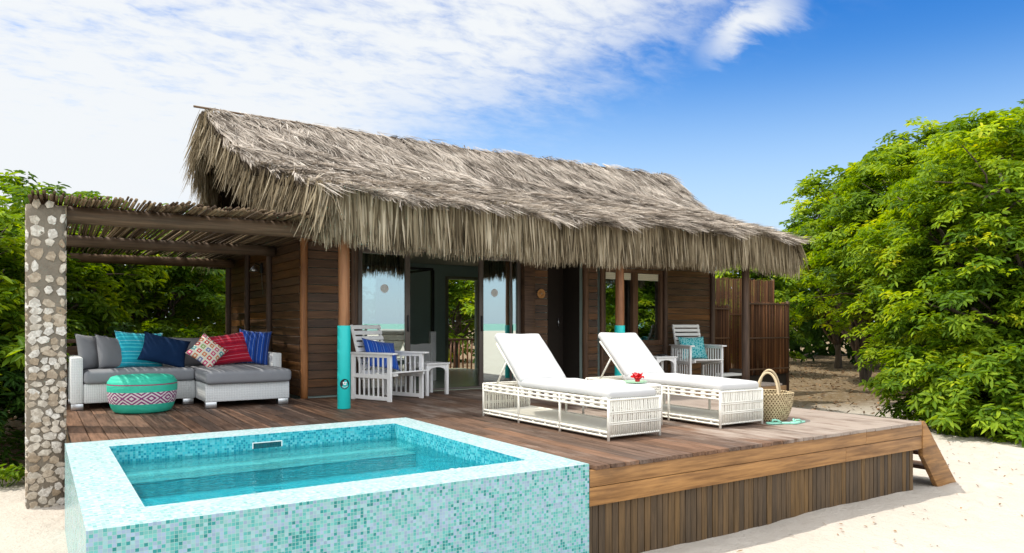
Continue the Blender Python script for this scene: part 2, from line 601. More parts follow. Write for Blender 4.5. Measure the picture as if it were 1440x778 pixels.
    h = mth(nt, 'ADD', mth(nt, 'MULTIPLY', n3, 1.), mth(nt, 'ADD', mth(nt, 'MULTIPLY', n2, .35), mth(nt, 'MULTIPLY', n4, .12)))
    out(nt, pbsdf(nt, col, .95, bump(nt, h, .8, .06), .1))
    M['sand'] = m
    # ottoman
    m, nt = new_mat('woven_ottoman')
    co = objco(nt)
    sx, sy, sz = nd(nt, 'ShaderNodeSeparateXYZ', {0: co}).outputs
    th = mth(nt, 'MULTIPLY', mth(nt, 'ARCTAN2', sy, sx), 5.5 / PI)
    tri = mth(nt, 'ABSOLUTE', mth(nt, 'SUBTRACT', mth(nt, 'FRACT', mth(nt, 'ADD', th, 40.)), .5))
    zz = mth(nt, 'ABSOLUTE', mth(nt, 'DIVIDE', mth(nt, 'SUBTRACT', sz, .175), .066))
    dia = mth(nt, 'ADD', mth(nt, 'MULTIPLY', tri, 2.), zz)
    pat = mth(nt, 'GREATER_THAN', mth(nt, 'FRACT', mth(nt, 'MULTIPLY', dia, 1.75)), .5)
    band = mth(nt, 'LESS_THAN', zz, 1.)
    green = mixc(nt, noise(nt, co, 12, 4), (.02, .46, .31), (.06, .60, .43))
    col = mixc(nt, band, green, mixc(nt, pat, (.72, .70, .70), (.25, .035, .18)))
    red = mth(nt, 'LESS_THAN', mth(nt, 'ABSOLUTE', mth(nt, 'SUBTRACT', sz, .322)), .006)
    col = mixc(nt, red, col, (.30, .05, .13))
    hh = mth(nt, 'SINE', mth(nt, 'MULTIPLY', sz, 420))
    out(nt, pbsdf(nt, col, .55, bump(nt, hh, .3, .004), .3))
    M['ottoman'] = m
    # basket
    m, nt = new_mat('woven_palm')
    co = objco(nt)
    sx, sy, sz = nd(nt, 'ShaderNodeSeparateXYZ', {0: co}).outputs
    th = mth(nt, 'MULTIPLY', mth(nt, 'ARCTAN2', sy, sx), 23 / PI)
    rows = mth(nt, 'DIVIDE', sz, .0225)
    ph = mth(nt, 'FRACT', mth(nt, 'ADD', mth(nt, 'ADD', th, mth(nt, 'MULTIPLY', mth(nt, 'FLOOR', rows), .5)), 60.))
    fz = mth(nt, 'ABSOLUTE', mth(nt, 'SUBTRACT', mth(nt, 'FRACT', rows), .5))
    gap = mth(nt, 'MULTIPLY', mth(nt, 'LESS_THAN', ph, .42), mth(nt, 'LESS_THAN', fz, .36))
    n1 = noise(nt, co, 20, 4)
    col = mixc(nt, gap, mixc(nt, n1, (.42, .33, .19), (.60, .50, .32)), (.13, .085, .04))
    out(nt, pbsdf(nt, col, .8, bump(nt, mth(nt, 'SUBTRACT', 1., gap), .6, .008), .2))
    M['basket'] = m
    # wicker of the sofa: fine upright ribs
    m, nt = new_mat('sofa_wicker')
    co = objco(nt)
    sx, sy, sz = nd(nt, 'ShaderNodeSeparateXYZ', {0: co}).outputs
    s1 = mth(nt, 'SINE', mth(nt, 'MULTIPLY', mth(nt, 'ADD', sx, sy), 330))
    s2 = mth(nt, 'SINE', mth(nt, 'MULTIPLY', sz, 210))
    h = mth(nt, 'ADD', s1, mth(nt, 'MULTIPLY', s2, .35))
    col = mixc(nt, mth(nt, 'ADD', mth(nt, 'MULTIPLY', h, .25), .5, clamp=True), (.56, .59, .60), (.78, .80, .80))
    out(nt, pbsdf(nt, col, .55, bump(nt, h, .4, .004), .35))
    M['wicker'] = m
    # pillow with printed little squares
    m, nt = new_mat('patchwork_cloth')
    co = objco(nt)
    sc = nd(nt, 'ShaderNodeVectorMath', {0: co, 1: (13.2, 1, 13.2)}, operation='MULTIPLY').outputs[0]
    sc = nd(nt, 'ShaderNodeVectorMath', {0: sc, 1: (50.5, 0, 50.5)}, operation='ADD').outputs[0]
    xs = nd(nt, 'ShaderNodeSeparateXYZ', {0: sc}).outputs
    cell = nd(nt, 'ShaderNodeCombineXYZ', {0: mth(nt, 'FLOOR', xs[0]), 1: mth(nt, 'FLOOR', xs[2])}).outputs[0]
    w = nd(nt, 'ShaderNodeTexWhiteNoise', {0: cell}, noise_dimensions='2D').outputs[0]
    cc = ramp(nt, w, [(0, (.55, .03, .05)), (.25, (.05, .35, .38)), (.42, (.62, .20, .08)), (.58, (.16, .20, .42)), (.72, (.25, .42, .12)), (.86, (.60, .07, .20))], 'CONSTANT')
    d = mth(nt, 'MAXIMUM', mth(nt, 'ABSOLUTE', mth(nt, 'SUBTRACT', mth(nt, 'FRACT', xs[0]), .5)), mth(nt, 'ABSOLUTE', mth(nt, 'SUBTRACT', mth(nt, 'FRACT', xs[2]), .5)))
    ring = mth(nt, 'MULTIPLY', mth(nt, 'LESS_THAN', d, .34), mth(nt, 'GREATER_THAN', d, .15))
    col = mixc(nt, ring, (.74, .70, .58), cc)
    out(nt, pbsdf(nt, col, .9, bump(nt, noise(nt, co, 260, 2), .25, .002), .1))
    M['patch'] = m
    # turquoise damask
    m, nt = new_mat('turquoise_damask')
    co = objco(nt)
    v = nd(nt, 'ShaderNodeTexVoronoi', {'Vector': co, 'Scale': 22.}, feature='DISTANCE_TO_EDGE').outputs[0]
    col = mixc(nt, smooth(nt, v, .05, .2), (.30, .66, .68), (.012, .36, .43))
    out(nt, pbsdf(nt, col, .9, bump(nt, noise(nt, co, 260, 2), .25, .002), .1))
    M['damask'] = m


mk_special()
M['turq_stripe'] = stripemat('turquoise_stripe', (.012, .33, .45), [(.05, .16, (.05, .52, .60)), (.40, .46, (.09, .56, .62)), (.70, .73, (.30, .68, .70))], 2, 7.)
M['red_stripe'] = stripemat('red_stripe', (.42, .010, .032), [(.05, .09, (.58, .22, .30)), (.30, .55, (.30, .006, .03)), (.72, .75, (.55, .18, .25))], 2, 8.)
M['blue_stripe'] = stripemat('blue_stripe', (.010, .055, .30), [(.05, .09, (.20, .33, .62)), (.30, .50, (.012, .035, .16)), (.62, .64, (.35, .45, .65))], 0, 9.)
M['blue_chair'] = stripemat('blue_chair_stripe', (.010, .07, .40), [(.10, .15, (.30, .45, .72)), (.45, .52, (.03, .16, .55)), (.75, .77, (.40, .52, .75))], 0, 9.)
PAL_FRONT = [(0, (.21, .46, .46)), (.18, (.28, .40, .53)), (.34, (.14, .43, .41)), (.50, (.26, .46, .50)), (.62, (.08, .37, .36)), (.73, (.26, .37, .51)), (.80, (.014, .23, .23)), (.90, (.04, .32, .32))]
PAL_TOP = [(0, (.31, .45, .47)), (.3, (.37, .46, .51)), (.55, (.26, .44, .45)), (.72, (.41, .49, .53)), (.85, (.18, .38, .38))]
PAL_IN = [(0, (.02, .34, .42)), (.25, (.06, .43, .50)), (.5, (.01, .25, .34)), (.68, (.13, .50, .56)), (.85, (.03, .36, .40))]
PAL_FLOOR = [(0, (.04, .50, .64)), (.3, (.08, .60, .72)), (.6, (.03, .42, .56)), (.8, (.14, .66, .76))]
M['tile_front'] = tilemat('mosaic_front', PAL_FRONT, s=.0196, clump=.32, grout=(.30, .46, .45))
M['tile_top'] = tilemat('mosaic_coping', PAL_TOP, s=.0196, clump=.1, rough=.4, spec=.2, grout=(.36, .46, .46))
M['tile_in'] = tilemat('mosaic_inside', PAL_IN, s=.0196, grout=(.08, .42, .46))
M['tile_floor'] = tilemat('mosaic_floor', PAL_FLOOR, grout=(.2, .5, .52))
M['tile_bench'] = tilemat('mosaic_bench', [(0, (.40, .66, .66)), (.4, (.50, .72, .70)), (.8, (.34, .62, .62))], grout=(.5, .66, .65))
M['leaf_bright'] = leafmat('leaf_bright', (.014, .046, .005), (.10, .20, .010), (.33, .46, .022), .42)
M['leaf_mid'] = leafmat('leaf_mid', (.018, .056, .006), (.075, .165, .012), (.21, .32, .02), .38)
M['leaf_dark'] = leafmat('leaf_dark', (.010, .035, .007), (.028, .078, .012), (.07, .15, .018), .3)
M['litter'] = leafmat('dry_leaf', (.07, .04, .02), (.17, .10, .05), (.32, .22, .12), .1, .8)
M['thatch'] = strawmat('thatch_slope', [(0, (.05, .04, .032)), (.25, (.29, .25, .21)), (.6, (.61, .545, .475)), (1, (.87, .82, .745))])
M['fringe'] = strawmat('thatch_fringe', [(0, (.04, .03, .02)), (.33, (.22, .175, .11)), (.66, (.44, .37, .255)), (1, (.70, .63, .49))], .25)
M['thatch_base'] = plain('thatch_underlay', (.055, .042, .03), .95, .3, 14, .8, 60, .1, bdist=.02)


# ------------------------------------------------------------------ camera, light, sky
FOCAL = 1030 / 1440 * 36
YAW = R(33.04)
cd = bpy.data.cameras.new('camera')
cam = bpy.data.objects.new('camera', cd)
COL.objects.link(cam)
cam.location = (0, 0, 1.0)
cam.rotation_euler = (R(90), 0, -YAW)
cd.sensor_width = 36
cd.lens = FOCAL
cd.shift_y = 66 / 1440
cd.clip_end = 5000
cd.clip_start = .05
scene.camera = cam

LDIR = Vector((.45, -.34, -1.0)).normalized()      # where the light travels
SUN = -LDIR
sun_el = math.asin(SUN.z)
sun_az = math.atan2(SUN.x, SUN.y)
sl = bpy.data.lights.new('sun', 'SUN')
sl.energy = 3.2
sl.angle = R(.55)
sl.color = (1.0, .93, .82)
so = bpy.data.objects.new('sun', sl)
so.rotation_euler = LDIR.to_track_quat('-Z', 'Y').to_euler()
so.location = (-20, 20, 40)
COL.objects.link(so)

w = bpy.data.worlds.new('World')
scene.world = w
w.use_nodes = True
nt = w.node_tree
nt.nodes.clear()
sky = nd(nt, 'ShaderNodeTexSky', sky_type='NISHITA')
sky.sun_disc = False
sky.sun_elevation = sun_el
sky.sun_rotation = sun_az
sky.air_density = 1.0
sky.dust_density = .6
sky.ozone_density = 3.0
tc = nd(nt, 'ShaderNodeTexCoord')
dirv = tc.outputs['Generated']
dx, dy, dz = nd(nt, 'ShaderNodeSeparateXYZ', {0: dirv}).outputs
skyc = nd(nt, 'ShaderNodeHueSaturation', {'Color': sky.outputs[0], 'Saturation': 1.22, 'Value': 1.0}).outputs[0]
# deeper blue well above the horizon, as through a polariser
deep = smooth(nt, dz, .16, .46)
skyc = mixc(nt, deep, skyc, mixc(nt, 1., skyc, (.08, .54, .90), 'MULTIPLY'))
# clouds on a flat layer overhead
inv = mth(nt, 'DIVIDE', 1., mth(nt, 'ADD', mth(nt, 'MAXIMUM', dz, 0.), .16))
pl = nd(nt, 'ShaderNodeCombineXYZ', {0: mth(nt, 'MULTIPLY', dx, inv), 1: mth(nt, 'MULTIPLY', dy, inv)}).outputs[0]
big = noise(nt, pl, 1.1, 5, .6, .3)
mid = noise(nt, nd(nt, 'ShaderNodeMapping', {0: pl, 2: (0, 0, .5), 3: (1, 1.8, 1)}).outputs[0], 6.0, 6, .62, .5)
fine = noise(nt, nd(nt, 'ShaderNodeMapping', {0: pl, 2: (0, 0, .5), 3: (1, 1.6, 1)}).outputs[0], 17.0, 5, .6, .4)
rdot = mth(nt, 'ADD', mth(nt, 'MULTIPLY', dx, math.cos(YAW)), mth(nt, 'MULTIPLY', dy, -math.sin(YAW)))
edge = mth(nt, 'SUBTRACT', rdot, mth(nt, 'MULTIPLY', mth(nt, 'SUBTRACT', dz, .24), 1.9))
edge = mth(nt, 'ADD', edge, mth(nt, 'MULTIPLY', mth(nt, 'SUBTRACT', big, .5), .55))
cover = mth(nt, 'SUBTRACT', 1., smooth(nt, edge, -.34, .20))
tex = mth(nt, 'ADD', mth(nt, 'MULTIPLY', mid, .65), mth(nt, 'MULTIPLY', fine, .35))
lowc = mth(nt, 'SUBTRACT', 1., smooth(nt, dz, .10, .36))
dens = smooth(nt, mth(nt, 'ADD', tex, mth(nt, 'ADD', mth(nt, 'MULTIPLY', cover, .30), mth(nt, 'MULTIPLY', mth(nt, 'MULTIPLY', lowc, cover), .22))),   .40, .88)
dens = mth(nt, 'MULTIPLY', dens, cover)
# one brighter wisp apart from the rest
fdot = mth(nt, 'ADD', mth(nt, 'MULTIPLY', dx, math.sin(YAW)), mth(nt, 'MULTIPLY', dy, math.cos(YAW)))
fpos = mth(nt, 'MAXIMUM', fdot, .05)
wt = mth(nt, 'SUBTRACT', mth(nt, 'DIVIDE', rdot, fpos), .325)
wv = mth(nt, 'SUBTRACT', mth(nt, 'DIVIDE', dz, fpos), .41)
wa = mth(nt, 'ADD', mth(nt, 'MULTIPLY', wt, .86), mth(nt, 'MULTIPLY', wv, .51))
wb = mth(nt, 'ADD', mth(nt, 'MULTIPLY', wt, -.51), mth(nt, 'MULTIPLY', wv, .86))
wb = mth(nt, 'ADD', wb, mth(nt, 'MULTIPLY', mth(nt, 'SUBTRACT', mid, .5), .09))
wisp = mth(nt, 'MULTIPLY', mth(nt, 'SUBTRACT', 1., smooth(nt, mth(nt, 'ABSOLUTE', wa), .01, .11)), mth(nt, 'SUBTRACT', 1., smooth(nt, mth(nt, 'ABSOLUTE', wb), .0, .042)))
dens = mth(nt, 'MAXIMUM', dens, mth(nt, 'MULTIPLY', wisp, .95))
# the band of haze near the horizon
hz = mth(nt, 'MULTIPLY', mth(nt, 'SUBTRACT', 1., smooth(nt, dz, .04, .34)), .80)
bg1 = nd(nt, 'ShaderNodeBackground', {0: skyc, 1: .15}).outputs[0]
bg2 = nd(nt, 'ShaderNodeBackground', {0: (.93, .965, 1.0, 1), 1: .735}).outputs[0]
bg3 = nd(nt, 'ShaderNodeBackground', {0: (.66, .82, 1.0, 1), 1: .76}).outputs[0]
s1 = nd(nt, 'ShaderNodeMixShader', {0: hz, 1: bg1, 2: bg3}).outputs[0]
s2 = nd(nt, 'ShaderNodeMixShader', {0: dens, 1: s1, 2: bg2}).outputs[0]
# bright broken cloud added overhead, out of view, to fill the shade
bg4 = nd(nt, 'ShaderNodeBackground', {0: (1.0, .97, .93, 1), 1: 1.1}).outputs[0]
zen_fill = mth(nt, 'MULTIPLY', smooth(nt, dz, .46, .66), smooth(nt, big, .25, .5))
# and an unseen bright cloud added behind the camera to light the veranda
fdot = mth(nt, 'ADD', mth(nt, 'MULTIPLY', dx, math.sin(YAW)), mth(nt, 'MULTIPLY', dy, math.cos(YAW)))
bank_fill = mth(nt, 'MULTIPLY', mth(nt, 'MULTIPLY', smooth(nt, fdot, -.05, -.4), smooth(nt, dz, .07, .16)), smooth(nt, big, .2, .42))
s3 = nd(nt, 'ShaderNodeMixShader', {0: zen_fill, 1: s2, 2: bg4}).outputs[0]
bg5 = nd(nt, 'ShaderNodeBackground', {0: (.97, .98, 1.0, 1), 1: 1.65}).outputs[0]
s3 = nd(nt, 'ShaderNodeMixShader', {0: bank_fill, 1: s3, 2: bg5}).outputs[0]
wo = nd(nt, 'ShaderNodeOutputWorld')
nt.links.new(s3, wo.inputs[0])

vs = scene.view_settings
scene.display_settings.display_device = 'sRGB'
vs.view_transform = 'Standard'
vs.look = 'None'
vs.exposure = 0.4
vs.gamma = 1
vs.use_curve_mapping = False
cy = scene.cycles
cy.max_bounces = 10
cy.diffuse_bounces = 5
cy.glossy_bounces = 4
cy.transparent_max_bounces = 16
cy.transmission_bounces = 6
cy.sample_clamp_indirect = 6
cy.caustics_reflective = False
cy.caustics_refractive = True
try:
    cy.use_denoising = True
    cy.denoiser = 'OPENIMAGEDENOISE'
except Exception:
    pass


# ------------------------------------------------------------------ ground and sea
def ground_z(x, y):
    z = -.70
    if y < -60:
        z -= min(1.9, (-60 - y) / 200 * 1.25)
    n = mnoise.noise(Vector((x * .35, y * .35, 3.1))) * .05 + mnoise.noise(Vector((x * 1.3, y * 1.3, 7.7))) * .022 + mnoise.noise(Vector((x * 4.2, y * 4.2, 1.7))) * .009
    z += n
    # sand drifted a little against the deck skirt, lower out in front
    if y < 4.05:
        z -= .05 * min(1, (4.05 - y) / 2.0)
    if x > 11 or y > 10:
        z += .04
    return z


def axis_pts(lo, hi, far_lo, far_hi, step):
    core = list(np.arange(lo, hi + step / 2, step))
    a, s, p = [], step, hi
    while p < far_hi:
        s *= 1.35
        p += s
        a.append(p)
    b, s, p = [], step, lo
    while p > far_lo:
        s *= 1.35
        p -= s
        b.append(p)
    return b[::-1] + core + a


gx = axis_pts(-2, 13, -1500, 1500, .06)
gy = axis_pts(1.2, 9, -420, 1500, .06)
# trodden sand: two wandering lines of footprints and scattered scuffs
PRINTS = []
for (xa, ya, xb, yb, n_) in ((5.0, 2.4, 10.4, 4.6, 17), (10.6, 3.0, 9.2, 6.6, 10), (8.6, 2.2, 11.6, 5.4, 12)):
    for i_ in range(n_):
        t_ = i_ / (n_ - 1)
        hx, hy = xb - xa, yb - ya
        hl = math.hypot(hx, hy)
        sd__ = .10 if i_ % 2 else -.10
        PRINTS.append((xa + hx * t_ - hy / hl * sd__ + random.gauss(0, .04), ya + hy * t_ + hx / hl * sd__ + random.gauss(0, .04), math.atan2(hy, hx) + random.gauss(0, .2), random.uniform(.6, 1.1)))


def prints_z(x, y):
    z = 0.
    for px, py, a, s_ in PRINTS:
        dx_, dy_ = x - px, y - py
        if abs(dx_) < .4 and abs(dy_) < .4:
            u_ = (dx_ * math.cos(a) + dy_ * math.sin(a)) / .13
            v_ = (-dx_ * math.sin(a) + dy_ * math.cos(a)) / .065
            q_ = u_ * u_ + v_ * v_
            z += s_ * (-.042 * math.exp(-q_) + .016 * math.exp(-(math.sqrt(q_) - 1.7) ** 2 * 3))
    return z

g = MB()
nx_ = len(gx)
for yy in gy:
    for xx in gx:
        g.v.append((xx, yy, ground_z(xx, yy) + (prints_z(xx, yy) if 4 < xx < 13 and 1.5 < yy < 8 else 0)))
for j in range(len(gy) - 1):
    for i in range(nx_ - 1):
        a = j * nx_ + i
        g.f.append((a, a + 1, a + 1 + nx_, a + nx_))
        g.r.append(0)
tag(g.build('sand_ground', M['sand'], smooth=True), kind='structure')
s = MB()
s.add([(-4000, -4000, -1.62), (4000, -4000, -1.62), (4000, -150, -1.62), (-4000, -150, -1.62)], [(0, 1, 2, 3)])
tag(s.build('sea_water', M['sea']), kind='structure')


# ------------------------------------------------------------------ wooden deck
deck = tag(empty('wooden_deck', (5.0, 7.0, 0)), 'raised red brown timber deck with plank fascia and slatted skirting around the pool', 'deck')
db = MB()
sub = MB()
bw, gap = .138, .007
x = .26
while x < 13.4:
    x1 = x + bw
    xm = (x + x1) / 2
    if xm < 3.25:
        spans = [(7.03, 11.05 if xm < 2.86 else 9.70)]
    elif xm < 7.62:
        spans = [(3.985, 9.70)]
    elif xm < 10.5:
        spans = [(7.80, 9.70)]
    else:
        spans = []
    for a, b in spans:
        cuts = [a]
        if b - a > 3:
            c = a + random.uniform(1.0, 2.6)
            while c < b - .8:
                cuts.append(c)
                c += random.uniform(2.2, 3.2)
        cuts.append(b)
        for c0, c1 in zip(cuts, cuts[1:]):
            e = random.uniform(0, .008) if abs(c0 - 3.985) < .01 else 0
            zt = random.uniform(-.0025, 0)
            db.box(x, x1 - gap, c0 + .0015 - e, c1 - .0015, -.03 + zt, zt)
    x = x1
db.build('deck_board', M['deck'], deck, bevel=.002, seg=1)
sub.box(.27, 3.24, 7.04, 9.69, -.12, -.034)
sub.box(.27, 2.86, 9.70, 11.03, -.12, -.034)
sub.box(3.27, 7.58, 4.08, 9.69, -.12, -.034)
sub.box(7.60, 10.5, 7.84, 9.69, -.12, -.034)
sub.build('deck_light_stop', M['deckdark'], deck)  # solid dark sheet added under the boards to block light
for k, (z0, z1) in enumerate(((-.148, -.032), (-.285, -.153))):
    fb = MB()
    # two lengths of plank meet along the front
    cut = 6.62 if k == 0 else 6.30
    fb.box(3.252, cut - .001, 4.0 + .004 * k, 4.04, z0, z1, .42 + .1 * k)
    fb.box(cut + .001, 7.622, 4.0 + .004 * k, 4.04, z0, z1, .30 + .05 * k)
    fb.build('fascia_board', M['fascia'], deck, bevel=.004, seg=2)
for k, (z0, z1) in enumerate(((-.148, -.032), (-.285, -.153))):
    fb = MB()
    fb.box(7.585, 7.62, 4.045, 7.80, z0, z1)
    o = fb.build('fascia_board', M['tread'], deck, bevel=.004)
fb = MB()
fb.box(7.62, 10.52, 7.76, 7.80, -.148, -.032)
fb.build('fascia_board', M['fascia'], deck, bevel=.004)
sk = MB()
x = 3.256
while x < 7.50:
    wd = random.choice((.058, .066, .062, .07))
    sk.box(x, x + wd - .005, 4.045 + random.uniform(0, .006), 4.07, -.80, -.287)
    x += wd
sk.build('skirting', M['skirt'], deck, bevel=.002, seg=1)
sk = MB()
y = 4.10
while y < 7.8:
    sk.box(7.50, 7.522, y, y + .06, -.80, -.287)
    y += .066
sk.build('skirting', M['skirt'], deck, bevel=.002, seg=1)
sk = MB()
x = 7.54
while x < 10.5:
    sk.box(x, x + .06, 7.85, 7.87, -.80, -.15)
    x += .066
sk.build('skirting', M['skirt'], deck, bevel=.002, seg=1)
sk = MB()
y = 7.05
while y < 11:
    sk.box(.28, .30, y, y + .06, -.80, -.034)
    y += .066
sk.build('skirting', M['skirt'], deck, bevel=.002, seg=1)
bk = MB()
bk.box(3.27, 7.49, 4.085, 4.10, -.8, -.12)
bk.build('skirt_backing', M['deckdark'], deck)
st = MB()
poly = [(7.624, -.004), (7.66, -.004), (8.33, -.74), (7.99, -.80), (7.624, -.36)]
st.prism(poly, 'y', 3.995, 4.045)
strg = st.build('stringer', M['fascia'], deck, bevel=.004)
strg['label'] = 'slanted orange brown plank closing the front side of the deck steps'
st = MB()
st.prism(poly, 'y', 5.25, 5.30)
st.build('stringer', M['fascia'], deck, bevel=.004)
for k in range(3):
    t = MB()
    xx, zz = 7.66 + .17 * k, -.17 - .18 * k
    t.box(xx, xx + .25, 4.05, 5.245, zz - .04, zz)
    t.build('stair_tread', M['tread'], deck, bevel=.004)

# ------------------------------------------------------------------ plunge pool
pool = tag(empty('plunge_pool', (1.7, 5.5, 0)), 'raised square plunge pool clad in pale aqua and teal glass mosaic tiles', 'pool')
X0, X1, Y0, Y1 = .20, 3.245, 4.0, 7.02
a0, a1, b0, b1 = .49, 2.955, 4.36, 6.66
T = .018
p = MB()                                             # outer faces
p.add([(X0, Y0, -.85), (X1, Y0, -.85), (X1, Y0, T), (X0, Y0, T)], [(0, 1, 2, 3)])
p.add([(X0, Y1, -.85), (X0, Y0, -.85), (X0, Y0, T), (X0, Y1, T)], [(0, 1, 2, 3)])
p.add([(X1, Y0, -.85), (X1, Y1, -.85), (X1, Y1, T), (X1, Y0, T)], [(0, 1, 2, 3)])
p.add([(X1, Y1, -.85), (X0, Y1, -.85), (X0, Y1, T), (X1, Y1, T)], [(0, 1, 2, 3)])
p.build('pool_wall', M['tile_front'], pool)
p = MB()
V4 = [(X0, Y0, T), (X1, Y0, T), (X1, Y1, T), (X0, Y1, T), (a0, b0, T), (a1, b0, T), (a1, b1, T), (a0, b1, T)]
p.add(V4, [(0, 1, 5, 4), (1, 2, 6, 5), (2, 3, 7, 6), (3, 0, 4, 7)])
p.build('coping', M['tile_top'], pool)
p = MB()
FZ = -.325
p.add([(a0, b0, FZ), (a1, b0, FZ), (a1, b0, T), (a0, b0, T)], [(3, 2, 1, 0)])
p.add([(a1, b0, FZ), (a1, b1, FZ), (a1, b1, T), (a1, b0, T)], [(3, 2, 1, 0)])
p.add([(a1, b1, FZ), (a0, b1, FZ), (a0, b1, T), (a1, b1, T)], [(3, 2, 1, 0)])
p.add([(a0, b1, FZ), (a0, b0, FZ), (a0, b0, T), (a0, b1, T)], [(3, 2, 1, 0)])
p.build('basin_wall', M['tile_in'], pool)
p = MB()
p.add([(a0, b0, FZ), (a1, b0, FZ), (a1, b1, FZ), (a0, b1, FZ)], [(0, 1, 2, 3)])
p.build('basin_floor', M['tile_floor'], pool)
p = MB()
BZ = -.205
p.box(a0 + .002, a1 - .002, 6.18, b1 - .002, FZ - .01, BZ)
be = p.build('bench', M['tile_bench'], pool)
p = MB()
p.box(a0 + .003, a1 - .003, 6.172, 6.178, FZ + .001, BZ - .003)
p.build('bench_riser', M['tile_shade'], be)  # shaded face of the ledge, its shade put into the tile colour
be['label'] = 'pale underwater ledge along the far side of the pool'
p = MB()
WL = -.115
p.add([(a0 - .004, b0 - .004, WL), (a1 + .004, b0 - .004, WL), (a1 + .004, b1 + .004, WL), (a0 - .004, b1 + .004, WL)], [(0, 1, 2, 3)])
p.build('water', M['water'], pool)
p = MB()                                             # skimmer mouth
sx0, sx1 = 1.60, 1.86
for q in ((sx0, sx1, -.058, -.051), (sx0, sx0 + .007, -.104, -.058), (sx1 - .007, sx1, -.104, -.058)):
    p.box(q[0], q[1], b1 - .012, b1 - .001, q[2], q[3])
sk_ = p.build('skimmer', M['white'], pool)
p = MB()
p.box(sx0 + .007, sx1 - .007, b1 - .006, b1 - .0015, -.106, -.0585)
p.build('opening', M['tile_shade'], sk_)
p = MB()                                             # foam where the inlet jet breaks the surface
for k in range(26):
    a, rr = random.uniform(0, 2 * PI), abs(random.gauss(0, .022))
    cx, cy_ = 2.66 + rr * math.cos(a) * 1.4, 4.86 + rr * math.sin(a) * .7
    s_ = random.uniform(.012, .026)
    p.lathe([(s_, 0), (s_ * .9, s_ * .4), (s_ * .5, s_ * .7), (.001, s_ * .8)], 8, (cx, cy_, WL + .001))
p.build('jet_foam', M['cushion'], pool, smooth=True)


# ------------------------------------------------------------------ bungalow
HX0, HX1, HY0, HY1 = 2.97, 10.95, 9.75, 14.0
house = tag(empty('beach_bungalow', (7.0, 11.5, 0)), 'dark timber beach bungalow with shaggy grey palm thatch roof and glass sliding doors', 'house')


def cladding(mb, axis, lo, hi, z0, z1, plane, th, pitch=.116):
    z = z0
    while z < z1 - .01:
        t = min(z + pitch - .007, z1)
        o = random.uniform(-.002, .002)
        if axis == 'x':
            mb.box(lo, hi, plane + o, plane + th, z, t)
        else:
            mb.box(plane + o, plane + th, lo, hi, z, t)
        z += pitch


fw = MB()
ZT = 2.5
for lo, hi in ((3.06, 3.67), (6.735, 7.04), (7.86, 8.10), (9.70, 10.90)):
    cladding(fw, 'x', lo, hi, .02, ZT, HY0, .05)
cladding(fw, 'x', 8.20, 9.64, .02, .62, HY0, .05)
cladding(fw, 'x', 8.20, 9.64, 1.98, ZT, HY0, .05)
cladding(fw, 'x', 3.74, 6.66, 2.13, ZT, HY0, .05)
fw.build('front_wall', M['cladding'], house, bevel=.004, seg=1)
bkw = MB()
for lo, hi, z0, z1 in ((3.0, 3.76, -.75, 2.6), (6.64, 7.06, -.75, 2.6), (7.74, 8.22, -.75, 2.6), (8.22, 9.62, -.75, .66), (9.62, 10.93, -.75, 2.6), (8.22, 9.62, 1.94, 2.6), (3.76, 6.64, 2.10, 2.6)):
    bkw.box(lo, hi, HY0 + .052, HY0 + .14, z0, z1)
bkw.box(3.76, 7.74, HY0 + .052, HY0 + .14, -.75, -.06)
bkw.build('wall_backing', M['interior'], house)
sw = MB()
for lo, hi in ((9.82, 11.16), (11.29, 12.52), (12.65, 13.9)):
    cladding(sw, 'y', lo, hi, .02, 3.0 if lo < 12 else 2.7, HX0, .05)
sw.build('side_wall', M['cladding_side'], house, bevel=.004, seg=1)
sb = MB()
sb.box(HX0 + .052, HX0 + .14, HY0 + .15, HY1, -.75, 2.2)
sb.prism([(HY0 + .15, 2.2), (HY1, 2.2), (HY1, 2.45), (10.95, 3.75), (HY0 + .15, 2.9)], 'x', HX0 + .052, HX0 + .14)
sb.build('gable_wall', M['interior'], house)
sb = MB()
sb.box(HX1 - .14, HX1 - .052, HY0 + .15, HY1, -.75, 2.2)
sb.prism([(HY0 + .15, 2.2), (HY1, 2.2), (HY1, 2.45), (10.95, 3.75), (HY0 + .15, 2.9)], 'x', HX1 - .14, HX1 - .052)
sb.build('gable_wall', M['interior'], house)
rw = MB()
for lo, hi in ((9.9, 14.0),):
    cladding(rw, 'y', lo, hi, .02, 2.9, HX1, .05)
rw.build('side_wall', M['cladding_side'], house, bevel=.004, seg=1)
# back wall with the open doorway, plus an opening added to light the room
DX0, DX1, DZ = 7.40, 8.12, 1.95
bw_ = MB()
for q in ((3.12, 3.5, -.05, 2.44), (3.5, 5.8, -.05, .8), (3.5, 5.8, 2.1, 2.44), (5.8, DX0, -.05, 2.44), (DX1, 10.8, -.05, 2.44), (DX0, DX1, DZ, 2.44)):
    bw_.box(q[0], q[1], 13.9, 14.0, q[2], q[3])
bw_.build('back_wall', M['interior'], house)
iw = MB()
iw.box(8.30, 8.40, 9.9, 13.89, .003, 2.43)
iw.build('partition_wall', M['interior'], house)
fl = MB()
fl.box(3.12, 10.8, HY0 + .145, 13.895, -.06, .0)
fl.box(3.78, 6.62, HY0 - .02, HY0 + .144, -.06, .004)
fl.box(DX0, DX1, 13.9, 14.6, -.10, -.01)
fl.build('floor', M['concrete'], house)
ce = MB()
ce.box(3.115, 10.8, 9.9, 13.9, 2.25, 2.29)
ce.build('ceiling', M['ceiling'], house)
dfm = MB()
dfm.box(DX0 - .06, DX0, 13.86, 13.93, 0.001, DZ + .06)
dfm.box(DX1, DX1 + .06, 13.86, 13.93, 0.001, DZ + .06)
dfm.box(DX0, DX1, 13.86, 13.93, DZ, DZ + .06)
bd = dfm.build('back_door', M['doorframe'], house, bevel=.004)
